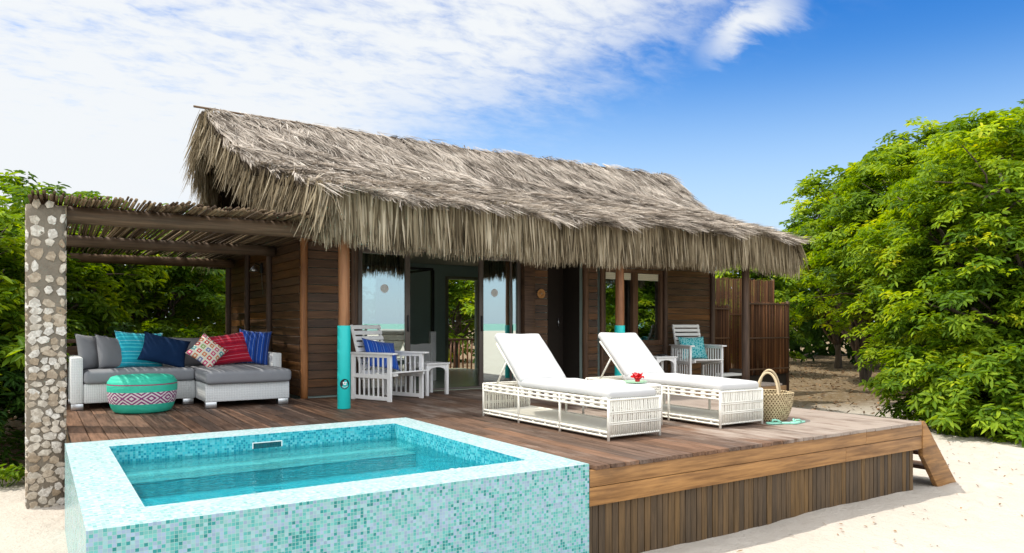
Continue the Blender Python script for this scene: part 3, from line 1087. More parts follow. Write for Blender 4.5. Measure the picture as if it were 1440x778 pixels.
bd['label'] = 'open back doorway with greenery showing through'

# posts
def log(pts, r, n=14, wob=.006, seed=0.):
    pts = [Vector(q) for q in pts]
    out_, rad = [], []
    for i in range(n + 1):
        t = i / n
        k = t * (len(pts) - 1)
        j = min(int(k), len(pts) - 2)
        q = pts[j].lerp(pts[j + 1], k - j)
        q += Vector((mnoise.noise(Vector((t * 3, seed, 0))), mnoise.noise(Vector((t * 3, seed, 9))), 0)) * wob
        out_.append(q)
        rad.append(r * (1 + .06 * mnoise.noise(Vector((t * 5, seed, 4)))))
    return out_, rad


for k, (px, py, pr, z1, mt) in enumerate(((3.01, 9.73, .05, 2.5, 'redwood'), (3.705, 9.70, .055, 2.35, 'darkwood'), (7.79, 9.70, .055, 2.4, 'darkwood'), (8.16, 9.71, .04, 2.4, 'darkwood'),
                                           (9.67, 9.71, .045, 2.4, 'darkwood'), (10.93, 9.72, .05, 2.5, 'darkwood'),
                                           (2.945, 11.225, .05, 2.7, 'darkwood'), (2.945, 12.585, .05, 2.7, 'darkwood'), (2.95, 13.98, .06, 2.6, 'darkwood'))):
    q = MB()
    q.tube(*log([(px, py, -.05), (px, py, z1)], pr, seed=k * 3.3), seg=12)
    q.build('wall_post', M[mt], house, smooth=True)
q = MB()
q.box(6.525, 6.73, 9.66, 9.80, .003, 2.35)
q.build('wall_post', M['cladding'], house, bevel=.008)
for k, (px, py, sleeve) in enumerate(((3.03, 8.27, .975), (7.293, 8.27, .97), (10.15, 8.30, 0))):
    q = MB()
    q.tube(*log([(px, py, -.03), (px, py, 2.45)], .066, seed=k * 5.1 + 2, wob=.004), seg=18)
    po = q.build('veranda_post', M['redwood'] if k < 2 else M['darkwood'], house, smooth=True)
    if sleeve:
        po['label'] = 'round log veranda post painted turquoise at its foot'
        q = MB()
        q.lathe([(.073, .002), (.076, .01), (.076, sleeve - .008), (.073, sleeve)], 24, (px, py, 0))
        sl_ = q.build('painted_sleeve', M['teal'], po, smooth=True)
        if k == 0:
            # round black badge with a white emblem, facing the pool
            q = MB()
            ang = math.atan2(-8.27 + .0, -3.03) + .10
            dv = Vector((math.cos(ang), math.sin(ang), 0))
            c = Vector((px, py, .295)) + dv * .0765
            sd = Vector((-dv.y, dv.x, 0))
            n_ = 24
            vs_ = []
            for zz in (0, .004):
                for i in range(n_):
                    a = 2 * PI * i / n_
                    lx, lz = .052 * math.cos(a), .060 * math.sin(a)
                    bend = math.sqrt(max(.0, .0765 ** 2 - lx * lx)) - .0765
                    vs_.append(c + sd * lx + Vector((0, 0, lz)) + dv * (bend + zz))
            q.add(vs_, [tuple(range(n_, 2 * n_))] + [(i, (i + 1) % n_, (i + 1) % n_ + n_, i + n_) for i in range(n_)])
            q.build('badge', M['black'], po)
            q = MB()
            def blob(cx_, cz_, rx, rz):
                vv = []
                for i in range(10):
                    a = 2 * PI * i / 10
                    lx, lz = cx_ + rx * math.cos(a), cz_ + rz * math.sin(a)
                    bend = math.sqrt(max(.0, .0765 ** 2 - lx * lx)) - .0765
                    vv.append(c + sd * lx + Vector((0, 0, lz)) + dv * (bend + .0062))
                q.add(vv, [tuple(range(10))])
            blob(-.012, .016, .010, .012)
            blob(.014, .018, .012, .008)
            blob(.002, -.004, .020, .006)
            blob(.012, .004, .006, .012)
            for k_ in range(7):
                blob(-.03 + k_ * .01, -.026 - .004 * (3 - abs(k_ - 3)), .0035, .0035)
            q.build('emblem', M['white'], po)
q = MB()
q.tube(*log([(2.62, 8.27, 2.30), (10.9, 8.29, 2.30)], .075, 24, .01, 3.), seg=12)
q.build('eave_beam', M['beamwood'], house, smooth=True)

# sliding glass doors
sd_ = MB()
yf = 9.76
for x0_, x1_ in ((3.785, 3.845), (6.455, 6.52)):
    sd_.box(x0_, x1_, yf, yf + .10, .005, 2.10)
sd_.box(3.845, 6.455, yf, yf + .10, 2.05, 2.10)
sd_.box(3.845, 6.455, yf, yf + .10, .005, .03)
for x0_, x1_, yy in ((4.505, 4.585, yf + .012), (5.755, 5.83, yf + .012)):
    sd_.box(x0_, x1_, yy, yy + .05, .031, 2.049)
sd_.box(3.846, 4.504, yf + .014, yf + .055, 1.99, 2.048)
sd_.box(5.831, 6.454, yf + .014, yf + .055, 1.99, 2.048)
sd_.box(3.846, 4.504, yf + .014, yf + .055, .031, .09)
sd_.box(5.831, 6.454, yf + .014, yf + .055, .031, .09)
sd_.box(6.33, 6.36, yf + .016, yf + .056, .091, 1.989)
sld = sd_.build('sliding_door', M['frame'], house, bevel=.004)
for x0_, x1_ in ((3.846, 4.504), (5.831, 6.329)):
    q = MB()
    q.box(x0_, x1_, yf + .03, yf + .036, .091, 1.989)
    q.build('glass_pane', M['door_glass'], sld)
q = MB()
q.box(6.361, 6.454, yf + .03, yf + .036, .091, 1.989)
q.build('glass_pane', M['door_glass'], sld)
for hx in (4.545, 5.79):
    q = MB()
    q.box(hx - .012, hx + .012, yf - .018, yf + .011, .88, 1.12)
    q.build('handle', M['black'], sld, bevel=.006)
for hx, hz in ((4.19, 1.50), (6.04, 1.48)):
    q = MB()                                          # flower shaped decal on the glass
    for i in range(10):
        a = 2 * PI * i / 10
        cx_, cz_ = hx + .048 * math.cos(a), hz + .048 * math.sin(a)
        vv = [(cx_ + .017 * math.cos(b), yf + .0275, cz_ + .017 * math.sin(b)) for b in [2 * PI * j / 10 for j in range(10)]]
        q.add(vv, [tuple(range(10))])
        if i == 0:
            q.add([(hx + .020 * math.cos(b), yf + .0273, hz + .020 * math.sin(b)) for b in [2 * PI * j / 14 for j in range(14)]], [tuple(range(14))])
        c0, s0 = math.cos(a), math.sin(a)
        c1, s1_ = math.cos(a + .63), math.sin(a + .63)
        q.add([(hx + .022 * c0, yf + .0272, hz + .022 * s0), (hx + .036 * c0, yf + .0272, hz + .036 * s0), (hx + .036 * c1, yf + .0272, hz + .036 * s1_), (hx + .022 * c1, yf + .0272, hz + .022 * s1_)], [(0, 1, 2, 3)])
    q.build('glass_decal', M['white'], sld)

# window with two panes and a blind
wf = MB()
for q in ((8.20, 8.27, .62, 1.97), (9.57, 9.64, .62, 1.97), (8.90, 9.02, .70, 1.90)):
    wf.box(q[0], q[1], 9.735, 9.86, q[2], q[3])
wf.box(8.27, 9.57, 9.735, 9.86, 1.90, 1.97)
wf.box(8.27, 9.57, 9.735, 9.86, .62, .70)
win = wf.build('window', M['darkwood'], house, bevel=.006)
q = MB()
for x0_, x1_ in ((8.27, 8.90), (9.02, 9.57)):
    q.box(x0_, x1_, 9.81, 9.816, .70, 1.90)
    pane = q.build('window_pane', M['window_glass'], win)
    q = MB()
q = MB()
for x0_, x1_ in ((8.28, 8.895), (9.025, 9.565)):
    for i in range(4):
        q.box(x0_, x1_, 9.79, 9.797, 1.775 + .03 * i, 1.803 + .03 * i)
q.build('blind', M['blind'], win)
# dark entrance door in its recess
q = MB()
q.box(7.05, 7.735, 10.25, 10.30, .003, 2.2)
q.box(7.045, 7.06, 9.86, 10.25, .003, 2.3)
q.box(7.728, 7.738, 9.795, 10.25, .003, 2.3)
q.box(7.06, 7.728, 9.90, 10.25, 2.2, 2.3)
en = q.build('entrance_door', M['deckdark'], house)
q = MB()
q.tube([(7.62, 10.235, .95), (7.62, 10.235, 1.10)], .012, 8)
q.build('handle', M['metal'], en, smooth=True)
# step slab and plinth under the shower yard
q = MB()
q.box(10.51, 13.40, 9.90, 11.3, -.8, -.03)
q.build('yard_plinth', M['deckdark'], house)


# ------------------------------------------------------------------ thatch
PROF = np.array([(7.80, 2.44), (8.4, 2.63), (9.1, 2.85), (9.75, 3.10), (10.25, 3.40), (10.65, 3.74), (10.95, 4.0), (11.15, 3.98), (11.9, 3.66), (12.8, 3.24), (14.0, 2.68), (15.0, 2.20)])
SL = np.concatenate([[0], np.cumsum(np.linalg.norm(np.diff(PROF, axis=0), axis=1))])
LEFT = [(7.80, 2.58), (8.6, 2.52), (9.75, 2.26), (10.95, 1.95), (11.9, 1.97), (13, 2.4), (15, 2.75)]


def left_x(y):
    return np.interp(y, [q[0] for q in LEFT], [q[1] for q in LEFT])


def right_x(y):
    return np.interp(y, [7.8, 9.75, 10.95, 15], [11.0, 11.05, 10.98, 11.0])


def sag(u):
    """uneven thatch: u in 0..1 along the roof"""
    return .035 * np.sin(u * 9 + 1) + .02 * np.sin(u * 23 + .5)


def roof_pt(s, u):
    y = np.interp(s, SL, PROF[:, 0])
    z = np.interp(s, SL, PROF[:, 1])
    lx, rx = left_x(y), right_x(y)
    lump = .016 * np.sin(u * 31 + s * 2.1) + .022 * np.sin(s * 9 + u * 47)
    z = z + .09 * u * np.exp(-((s - SL[6]) / .9) ** 2)
    near = np.clip(np.abs(s - SL[6]) / 1.2, .12, 1)
    return np.stack([lx + (rx - lx) * u, y, z + (sag(u) * .8 + lump) * near], -1)


roof = MB()
ns, nu = 60, 60
sg = np.linspace(.10, SL[-1], ns)
ug = np.linspace(0, 1, nu)
top = np.array([[roof_pt(a, b) for b in ug] for a in sg])
for lay in (0, 1):
    for i in range(ns):
        for j in range(nu):
            q = top[i, j].copy()
            q[2] -= .03 + .13 * lay
            roof.v.append(tuple(q))
n0 = ns * nu
for i in range(ns - 1):
    for j in range(nu - 1):
        a = i * nu + j
        roof.f.append((a, a + 1, a + nu + 1, a + nu))
        roof.f.append((n0 + a, n0 + a + nu, n0 + a + nu + 1, n0 + a + 1))
for i in range(ns - 1):
    for j in (0, nu - 1):
        a = i * nu + j
        roof.f.append((a, a + nu, n0 + a + nu, n0 + a))
for j in range(nu - 1):
    for i in (0, ns - 1):
        a = i * nu + j
        roof.f.append((a, a + 1, n0 + a + 1, n0 + a))
roof.r = [.5] * len(roof.f)
ro = roof.build('roof', M['thatch_base'], house, smooth=True)
S_R = SL[6]


def unit_rows(n):
    return rng.random(n)


def slope_strands(nb, per, s0, s1, down):
    """bundles of leaf strips laid in courses. down: -1 front slope (towards the eave), +1 back slope"""
    s = s0 + (s1 - s0) * rng.random(nb)
    u = rng.random(nb)
    course = .235
    ph = .045 * np.sin(u * 38) + .03 * np.sin(u * 91 + 1)
    s = np.floor(s / course) * course + rng.random(nb) ** 1.8 * course + ph
    yaw0 = rng.normal(.20, .30, nb)
    tone0 = np.where(rng.random(nb) < .17, .08, rng.normal(.56, .14, nb))
    lift0 = rng.uniform(.0, .08, nb) * (rng.random(nb) < .7)
    s, u, yaw0, tone0, lift0 = (np.repeat(a, per) for a in (s, u, yaw0, tone0, lift0))
    n = nb * per
    s = np.clip(s + rng.normal(0, .035, n), s0 + .02, s1 - .02 * rng.random(n))
    u = np.clip(u + rng.normal(0, .0045, n), 0, 1)
    P = roof_pt(s, u)
    e = .05
    Dn = roof_pt(np.clip(s + down * e, 0, SL[-1]), u) - roof_pt(np.clip(s - down * e, 0, SL[-1]), u)
    Dn = nrm(Dn)
    N = nrm(np.cross(np.tile([1., 0, 0], (n, 1)), Dn * (-down)))
    N[N[:, 2] < 0] *= -1
    X = np.tile([1., 0, 0], (n, 1))
    yaw = (yaw0 + rng.normal(0, .16, n))[:, None]
    D = nrm(Dn * np.cos(yaw) + X * np.sin(yaw) + N * (rng.uniform(.0, .10, n) + lift0 * 1.6)[:, None])
    L = rng.uniform(.18, .38, n)
    W = rng.uniform(.008, .018, n)
    S = nrm(np.cross(D, N) + N * rng.normal(0, .28, n)[:, None])
    P = P + N * (rng.uniform(-.025, .012, n) + lift0 * .5)[:, None]
    sg_ = -N * (L * rng.uniform(.0, .12, n))[:, None]
    V, Q = strands(P, D, L, W, S, sg_)
    tone = np.clip(tone0 + rng.normal(0, .17, n), 0, 1)
    return V, Q, np.repeat(tone, 2)


def merge(parts):
    o, VV, QQ, RR = 0, [], [], []
    for V, Q, r in parts:
        VV.append(V)
        QQ.append(Q + o)
        RR.append(r)
        o += len(V)
    return np.concatenate(VV), np.concatenate(QQ), np.concatenate(RR)


build_np('palm_thatch', *merge([slope_strands(8200, 10, 0, S_R - .01, -1), slope_strands(700, 10, S_R + .02, SL[-1], 1)]), M['thatch'], ro)


def fringe(base, outd, along, n, lmin, lmax, spread, out_amt, wmin=.012, wmax=.024, depth=.10, slant=0.):
    """hanging palm leaf ends: base (n,3), outd (n,3) outwards, along (n,3)"""
    base = base + outd * rng.uniform(-depth, .02, n)[:, None] + np.array([0, 0, 1.]) * rng.uniform(-.07, .05, n)[:, None]
    D = np.tile([0, 0, -1.], (n, 1)) + outd * rng.uniform(.0, out_amt, n)[:, None] + along * rng.normal(slant, spread, n)[:, None]
    D = nrm(D)
    L = rng.uniform(lmin, lmax, n)
    W = rng.uniform(wmin, wmax, n)
    S = nrm(along + outd * rng.normal(0, .5, n)[:, None])
    sg_ = -outd * (L * rng.uniform(-.04, .12, n))[:, None]
    V, Q = strands(base, D, L, W, S, sg_)
    tone = np.clip(rng.normal(.5, .30, n), 0, 1)
    return V, Q, np.repeat(tone, 2)


parts = []
for (cnt, dz, l0, l1) in ((5200, .0, .54, .64), (1600, .02, .34, .55)):
    u = rng.random(cnt)
    b = roof_pt(np.full(cnt, .05), u)
    b[:, 2] += dz
    ang = rng.normal(0, .15, cnt)
    parts.append(fringe(b, np.tile([0, -1., 0], (cnt, 1)), np.tile([1., 0, 0], (cnt, 1)), cnt, l0, l1, .055, .11, .014, .030, .09))
# left and right verges and the eave corner
cnt = 5200
s = rng.random(cnt) ** 1.15 * SL[-1] * .92
b = roof_pt(s, np.full(cnt, .004))
b[:, 0] += rng.uniform(-.04, .12, cnt)
lat = np.tile([-1., -.25, 0], (cnt, 1))
parts.append(fringe(b, nrm(lat), np.tile([0, -1., 0], (cnt, 1)), cnt, .40, .70, .22, .50, .013, .028, .14, .16))
cnt = 2600
s = rng.random(cnt) * SL[-1] * .9
b = roof_pt(s, np.full(cnt, .997))
b[:, 0] += rng.uniform(-.12, .03, cnt)
dn = np.where(s < S_R, -1., 1.)
al = np.stack([np.zeros(cnt), np.ones(cnt) * dn, np.zeros(cnt)], -1)
lng = np.where(s < SL[3], 1., .55)
V, Q, r_ = fringe(b, np.tile([1., 0, 0], (cnt, 1)), al, cnt, .18, .56, .18, .05, .010, .02, .16, .30)
parts.append((V, Q, r_))
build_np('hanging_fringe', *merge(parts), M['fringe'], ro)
q = MB()
xa = 1.84
for xb, zz in ((3.7, 4.00), (5.2, 3.985)):
    q.tube([(xa, 10.95, zz + .02), (xb, 10.96, zz)], .016, 7)
    xa = xb - .25
q.build('ridge_pole', M['beamwood'], ro, smooth=True)


# ------------------------------------------------------------------ pergola
perg = tag(empty('pergola', (1.5, 10.5, 0)), 'shady pergola of loose canes on logs resting on a stone pillar', 'pergola')
q = MB()
n_ = 0
for layer in range(2):
    x = -.04 + layer * .02
    while x < 3.05:
        r = random.uniform(.010, .0165)
        z = 2.152 + layer * .032 + random.uniform(-.005, .010)
        y0 = 7.86 + random.uniform(-.05, .07)
        a = random.uniform(-.05, .05) + .02
        y1 = 13.75 + random.uniform(-.1, .1)
        pts = []
        for i in range(7):
            t = i / 6
            pts.append((x + a * t + .018 * math.sin(t * 5 + x * 7), y0 + (y1 - y0) * t, z + .012 * math.sin(t * 7 + x * 11) + 0))
        q.tube(pts, [r * (1 - .25 * i / 6) for i in range(7)], 6)
        x += r * 2 + (random.uniform(.0, .012) if layer == 0 else random.uniform(.006, .045))
q.build('cane_roof', M['pcane'], perg, smooth=True)
for k, (yy, zz, r) in enumerate(((8.24, 2.045, .085), (10.9, 2.05, .075), (13.5, 2.04, .075))):
    q = MB()
    q.tube(*log([(-.05 if k else .02, yy, zz), (2.93, yy + .02, zz + .01)], r, 16, .012, k * 4.), seg=14)
    q.build('beam', M['beamwood'], perg, smooth=True)
q = MB()
q.tube(*log([(-.0, 13.5, -.8), (.0, 13.5, 1.99)], .07, seed=8.), seg=12)
q.build('back_post', M['darkwood'], perg, smooth=True)
# stone pillar
PXa, PXb, PYa, PYb = -.075, .24, 8.06, 8.40
q = MB()
nz, nr = 40, 7
vs_, fs_ = [], []
loop = []
for i in range(nr):
    loop.append((i / nr, 0))
for i in range(nr):
    loop.append((1, i / nr))
for i in range(nr):
    loop.append((1 - i / nr, 1))
for i in range(nr):
    loop.append((0, 1 - i / nr))
m_ = len(loop)
for k in range(nz + 1):
    z = -.85 + (2.10 + .85) * k / nz
    for (a, b) in loop:
        xx, yy = PXa + (PXb - PXa) * a, PYa + (PYb - PYa) * b
        nn = mnoise.noise(Vector((xx * 7, yy * 7, z * 6))) * .012 + mnoise.noise(Vector((0, b * .1, z * 2.3 + a * .5))) * .012
        cxn, cyn = a - .5, b - .5
        rr = max(abs(cxn), abs(cyn))
        cut = .012 if abs(cxn) > .45 and abs(cyn) > .45 else 0
        vs_.append((xx + (nn - cut) * cxn / rr, yy + (nn - cut) * cyn / rr, z))
for k in range(nz):
    for i in range(m_):
        j = (i + 1) % m_
        fs_.append((k * m_ + i, k * m_ + j, (k + 1) * m_ + j, (k + 1) * m_ + i))
fs_.append(tuple(nz * m_ + i for i in range(m_)))
q.add(vs_, fs_, .5)
pil = q.build('stone_pillar', M['mortar'], perg, smooth=True)
pil['label'] = 'square pillar of pale stones set in grey mortar'


def stone(mb, c, nrm_, w_, h_, th):
    n = Vector(nrm_)
    sidev = Vector((0, 0, 1)).cross(n)
    k = random.randint(5, 7)
    rot = random.uniform(0, 6)
    tilt = random.uniform(-.5, .5)
    ring = []
    for i in range(k):
        a = rot + 2 * PI * i / k + random.uniform(-.22, .22)
        rr = random.uniform(.80, 1.2)
        lx, lz = math.cos(a) * w_ / 2 * rr, math.sin(a) * h_ / 2 * rr
        ring.append((lx * math.cos(tilt) - lz * math.sin(tilt), lx * math.sin(tilt) + lz * math.cos(tilt)))
    vs_ = []
    for sc, dp in ((1.04, -.02), (1.0, th * .6), (.93, th * .95), (.6, th)):
        for lx, lz in ring:
            vs_.append(c + sidev * lx * sc + Vector((0, 0, lz * sc)) + n * (dp + random.uniform(-.002, .002)))
    fs_ = []
    for r_ in range(3):
        for i in range(k):
            j = (i + 1) % k
            fs_.append((r_ * k + i, r_ * k + j, (r_ + 1) * k + j, (r_ + 1) * k + i))
    fs_.append(tuple(3 * k + i for i in range(k)))
    mb.add(vs_, fs_)


q = MB()
for (n_v, origin, wid, ax) in (((0, -1, 0), (PXa, PYa), PXb - PXa, 0), ((-1, 0, 0), (PXa, PYa), PYb - PYa, 1), ((1, 0, 0), (PXb, PYa), PYb - PYa, 1), ((0, 1, 0), (PXa, PYb), PXb - PXa, 0)):
    z = -.76
    while z < 2.04:
        low = z < 1.15
        t = random.uniform(0, .04)
        hh = random.uniform(.055, .088) if low else random.uniform(.075, .115)
        first = True
        while t < wid - .04:
            ww = random.uniform(.065, .115) if low else random.uniform(.07, .12)
            if t + ww > wid + .01:
                ww = wid - t
            if ww < .05:
                break
            if low or random.random() < .93:
                cc = t + ww / 2
                zz = z + hh / 2 + random.uniform(-.018, .018)
                c = Vector((origin[0] + (cc if ax == 0 else 0), origin[1] + (cc if ax == 1 else 0), zz))
                f_ = random.uniform(.90, 1.04) if low else random.uniform(.74, .96)
                stone(q, c, n_v, ww * f_ * 1.06, hh * f_ * 1.08, random.uniform(.007, .013) * (1 if n_v[1] == -1 else .5))
            t += ww + (random.uniform(-.006, .006) if low else random.uniform(0, .03))
        z += hh * (.93 if low else 1.05)
q.build('stone_facing', M['stone'], pil)


# ------------------------------------------------------------------ sofa and its pillows
sofa = tag(empty('corner_sofa', (1.55, 10.1, 0)), 'pale wicker corner sofa with grey seat cushions under the cane pergola', 'sofa')
q = MB()
q.box(.46, 1.66, 9.76, 10.55, .075, .30)
q.box(1.664, 2.645, 9.14, 10.55, .075, .285)
q.build('base', M['wicker'], sofa, bevel=.012)
q = MB()
q.box(.335, .458, 9.75, 10.68, .075, .605)
q.build('armrest', M['wicker'], sofa, bevel=.014)
q = MB()
q.box(2.648, 2.77, 9.93, 10.68, .075, .605)
q.build('armrest', M['wicker'], sofa, bevel=.014)
q = MB()
q.box(.46, 2.646, 10.555, 10.68, .075, .60)
q.build('backrest', M['wicker'], sofa, bevel=.014)
for (x, y) in ((.40, 9.80), (1.58, 9.80), (1.73, 9.19), (2.57, 9.19), (.40, 10.6), (2.71, 10.6)):
    q = MB()
    q.box(x - .062, x + .062, y - .045, y + .045, .003, .074)
    q.build('foot', M['metal'], sofa, bevel=.004)
q = MB()
q.soft_box((1.06, 10.11, .372), (1.19, .80, .15), .045, (16, 12, 3), .012, .004, 1.)
q.build('seat_cushion', M['grey_cloth'], sofa, smooth=True)
q = MB()
q.soft_box((2.155, 9.80, .362), (1.0, 1.48, .155), .05, (14, 18, 3), .018, .005, 2.)
q.build('seat_cushion', M['grey_cloth'], sofa, smooth=True)


def pillow(name, mat, label, c, wdt, hgt, thick, yaw=0., lean=0., roll=0., cat='pillow', group=None, n=18, seed=0., piping=None):
    q = MB()
    vs_, fs_ = [], []
    for sgn in (-1, 1):
        for i in range(n + 1):
            for j in range(n + 1):
                x, z = -1 + 2 * i / n, -1 + 2 * j / n
                t = max(0., (1 - abs(x) ** 2.4) * (1 - abs(z) ** 2.4)) ** .55
                px = x * (1 - .10 * (1 - z * z) * abs(x) ** 2)
                pz = z * (1 - .10 * (1 - x * x) * abs(z) ** 2)
                wv = mnoise.noise(Vector((x * 1.6 + seed, z * 1.6, sgn + seed))) * .16 + mnoise.noise(Vector((x * 5 + seed, z * 5, sgn * 3.))) * .05
                vs_.append((px * wdt / 2, sgn * thick / 2 * t * (1 + wv), pz * hgt / 2 - .012 * t * (1 if z > 0 else 0)))
    m = (n + 1) ** 2
    for i in range(n):
        for j in range(n):
            a = i * (n + 1) + j
            b = (a, a + n + 1, a + n + 2, a + 1)
            fs_.append(b)
            fs_.append(tuple(m + k for k in b[::-1]))
    bm = bmesh.new()
    bv = [bm.verts.new(p) for p in vs_]
    for f in fs_:
        bm.faces.new([bv[k] for k in f])
    bmesh.ops.remove_doubles(bm, verts=bm.verts, dist=1e-5)
    bmesh.ops.recalc_face_normals(bm, faces=bm.faces)
    bm.verts.index_update()
    q.add([v.co.copy() for v in bm.verts], [tuple(v.index for v in f.verts) for f in bm.faces], .5)
    bm.free()
    o = q.build(name, mat, None, smooth=True)
    o.matrix_world = Matrix.Translation(c) @ Matrix.Rotation(yaw, 4, 'Z') @ Matrix.Rotation(lean, 4, 'X') @ Matrix.Rotation(roll, 4, 'Y')
    tag(o, label, cat, group)
    return o


GP = 'pillows along the grey sofa'
pillow('pillow', M['grey_pillow'], 'plain grey pillow in the corner of the sofa, against the left armrest', (.60, 10.30, .645), .46, .46, .17, R(38), R(-16), R(4), group=GP, seed=1)
pillow('pillow', M['grey_pillow'], 'plain grey pillow leaning beside the turquoise striped pillow', (.80, 10.20, .640), .44, .44, .16, R(34), R(-20), R(8), group=GP, seed=2)
pillow('pillow', M['turq_stripe'], 'turquoise pillow with pale stripes behind the navy pillow', (1.09, 10.24, .665), .56, .50, .17, R(6), R(-22), R(4), group=GP, seed=3)
pillow('pillow', M['navy'], 'plain dark navy pillow tilted in the middle of the sofa', (1.35, 10.03, .665), .55, .43, .17, R(4), R(-34), R(17), group=GP, seed=4)
pillow('pillow', M['grey_pillow'], 'grey pillow half hidden behind the small patchwork pillow', (1.76, 10.42, .625), .62, .42, .15, R(2), R(-18), R(0), group=GP, seed=5)
pillow('pillow', M['patch'], 'small white pillow printed with colourful squares, standing on one corner', (1.83, 9.93, .640), .375, .375, .13, R(4), R(-24), R(43), group=GP, seed=6)
pillow('pillow', M['red_stripe'], 'red pillow with pale stripes beside the blue one', (2.13, 10.22, .655), .60, .46, .18, R(-6), R(-24), R(-9), group=GP, seed=7)
pillow('pillow', M['blue_stripe'], 'dark blue striped pillow propped against the right armrest of the sofa', (2.47, 10.20, .675), .43, .49, .16, R(-22), R(-14), R(5), group=GP, seed=8)

# ------------------------------------------------------------------ ottoman
ott = tag(empty('ottoman', (1.02, 9.27, 0)), 'round green woven ottoman with a purple and white zigzag band', 'ottoman')
q = MB()
prof = [(.02, .004), (.27, .004), (.295, .02), (.315, .06), (.335, .12), (.348, .18), (.355, .24), (.357, .30), (.352, .345), (.335, .375)]
def rib(r, z, a, i, k):
    return r + (.004 if k % 2 else -.003) * (1 if .01 < z < .36 else .3)
q.lathe(prof, 120, (1.02, 9.27, 0), fn=rib, cap=True)
q.build('body', M['ottoman'], ott, smooth=True)
q = MB()
q.lathe([(.336, .374), (.332, .388), (.315, .402), (.28, .412), (.2, .416), (.1, .412), (.02, .409), (.001, .409)], 48, (1.02, 9.27, 0), cap=False)
q.build('top', M['ottoman'], ott, smooth=True)


# ------------------------------------------------------------------ sun loungers
def rods(q, pts_list, r, seg=6):
    for pts in pts_list:
        q.tube(pts, r, seg)


def make_lounger():
    root = empty('sun_lounger', (0, 0, 0))
    W, L, H = .30, 1.02, .355
    q = MB()                                         # frame
    for sx in (-1, 1):
        x = sx * W
        for z in (.350, .314, .278):
            q.tube([(x, -L, z), (x, L, z)], .0115, 6)
        for z in (.070, .036):
            q.tube([(x, -L, z), (x, L, z)], .0105, 6)
        y = -L + .05
        while y < L:
            for z0, z1 in ((.278, .350),):
                q.box(x - .008, x + .008, y, y + .055, z0, z1)
            y += .135
        y = -L + .1
        while y < L:
            q.box(x - .006, x + .006, y, y + .02, .04, .075)
            y += .2
    for y in (-L, L):
        for z in (.345, .04):
            q.tube([(-W, y, z), (W, y, z)], .0095, 6)
    q.build('frame', M['cane'], root)
    for sx in (-1, 1):
        for y in (-L, -.34, .34, L):
            q = MB()
            q.tube([(sx * W, y, .0), (sx * W, y, .352)], .0125, 8)
            q.build('leg', M['cane'], root, smooth=True)
    for sy in (-1, 1):                               # woven ends
        q = MB()
        y = sy * L
        n = 25
        for i in range(n):
            x = -W + 2 * W * (i + .5) / n + random.uniform(-.003, .003)
            wob = random.uniform(-.004, .004)
            q.tube([(x, y - sy * .10, .357), (x, y - sy * .035, .356), (x, y - sy * .006, .340), (x + wob, y + sy * .004, .20), (x, y, .035)], .0088, 6)
        for z in (.145, .235):
            for dz in (-.008, .008):
                q.tube([(-W, y + sy * .010, z + dz), (W, y + sy * .010, z + dz)], .0065, 6)
        q.build('cane_end', M['cane'], root, smooth=True)
    q = MB()
    q.box(-W + .012, W - .012, -L + .012, L - .012, .050, .066)
    y = -L + .03
    while y < L - .02:
        q.tube([(-W + .012, y, .067), (W - .012, y, .067)], .004, 5)
        y += .022
    q.build('shelf', M['cane'], root)
    q = MB()                                         # slatted bed under the cushion
    y = -L + .06
    while y < .42:
        q.box(-W + .01, W - .01, y, y + .05, .340, .350)
        y += .09
    q.build('bed_slats', M['cane'], root)
    piv, top_ = Vector((0, .36, .385)), Vector((0, .845, .83))
    dv = (top_ - piv).normalized()
    nv = Vector((0, -dv.z, dv.y))
    q = MB()
    for sx in (-1, 1):
        x = Vector((sx * .272, 0, 0))
        q.tube([piv + x - dv * .05, piv + x + dv * .60], .0115, 8)
    for t in (.02, .2, .4, .58):
        q.tube([piv + dv * t + Vector((-.272, 0, 0)), piv + dv * t + Vector((.272, 0, 0))], .009, 6)
    br = q.build('backrest_frame', M['cane'], root, smooth=True)
    q = MB()
    for sx in (-1, 1):
        m_ = piv + dv * .33 + Vector((sx * .272, 0, 0))
        q.tube([m_, (sx * .272, .80, .35)], .0105, 8)
    q.tube([(-.272, .80, .35), (.272, .80, .35)], .0105, 8)
    q.build('prop', M['cane'], root, smooth=True)
    q = MB()
    q.soft_box((0, -.30, .398), (.575, 1.42, .078), .034, (16, 34, 2), .010, .009, 5.)
    for i, p in enumerate(q.v):                      # the foot end sags over the edge
        t = max(0., (-.62 - p[1]) / .4)
        q.v[i] = (p[0], p[1], p[2] - .014 * t * t)
    q.build('seat_cushion', M['cushion'], root, smooth=True)
    q = MB()
    T = Matrix(((1, 0, 0, 0), (0, dv.y, nv.y, 0), (0, dv.z, nv.z, 0), (0, 0, 0, 1)))
    T = Matrix.Translation(piv + dv * .325 + nv * .048) @ T
    q.soft_box((0, 0, 0), (.575, .70, .075), .034, (16, 20, 2), .010, .008, 9., T)
    q.build('back_cushion', M['cushion'], root, smooth=True)
    return root


GL = 'white cane sun loungers on the deck'
l1 = make_lounger()
tag(l1, 'white cane sun lounger with pale cushion, the one nearer the pool', 'sun lounger', GL)
l2 = copy_tree(l1)
l1.location = (4.37, 5.79, 0)
l1.rotation_euler.z = R(.5)
l2.location = (5.765, 5.775, 0)
l2.rotation_euler.z = R(-.5)
tag(l2, 'white cane sun lounger with pale cushion, the one beside the straw basket', 'sun lounger', GL)

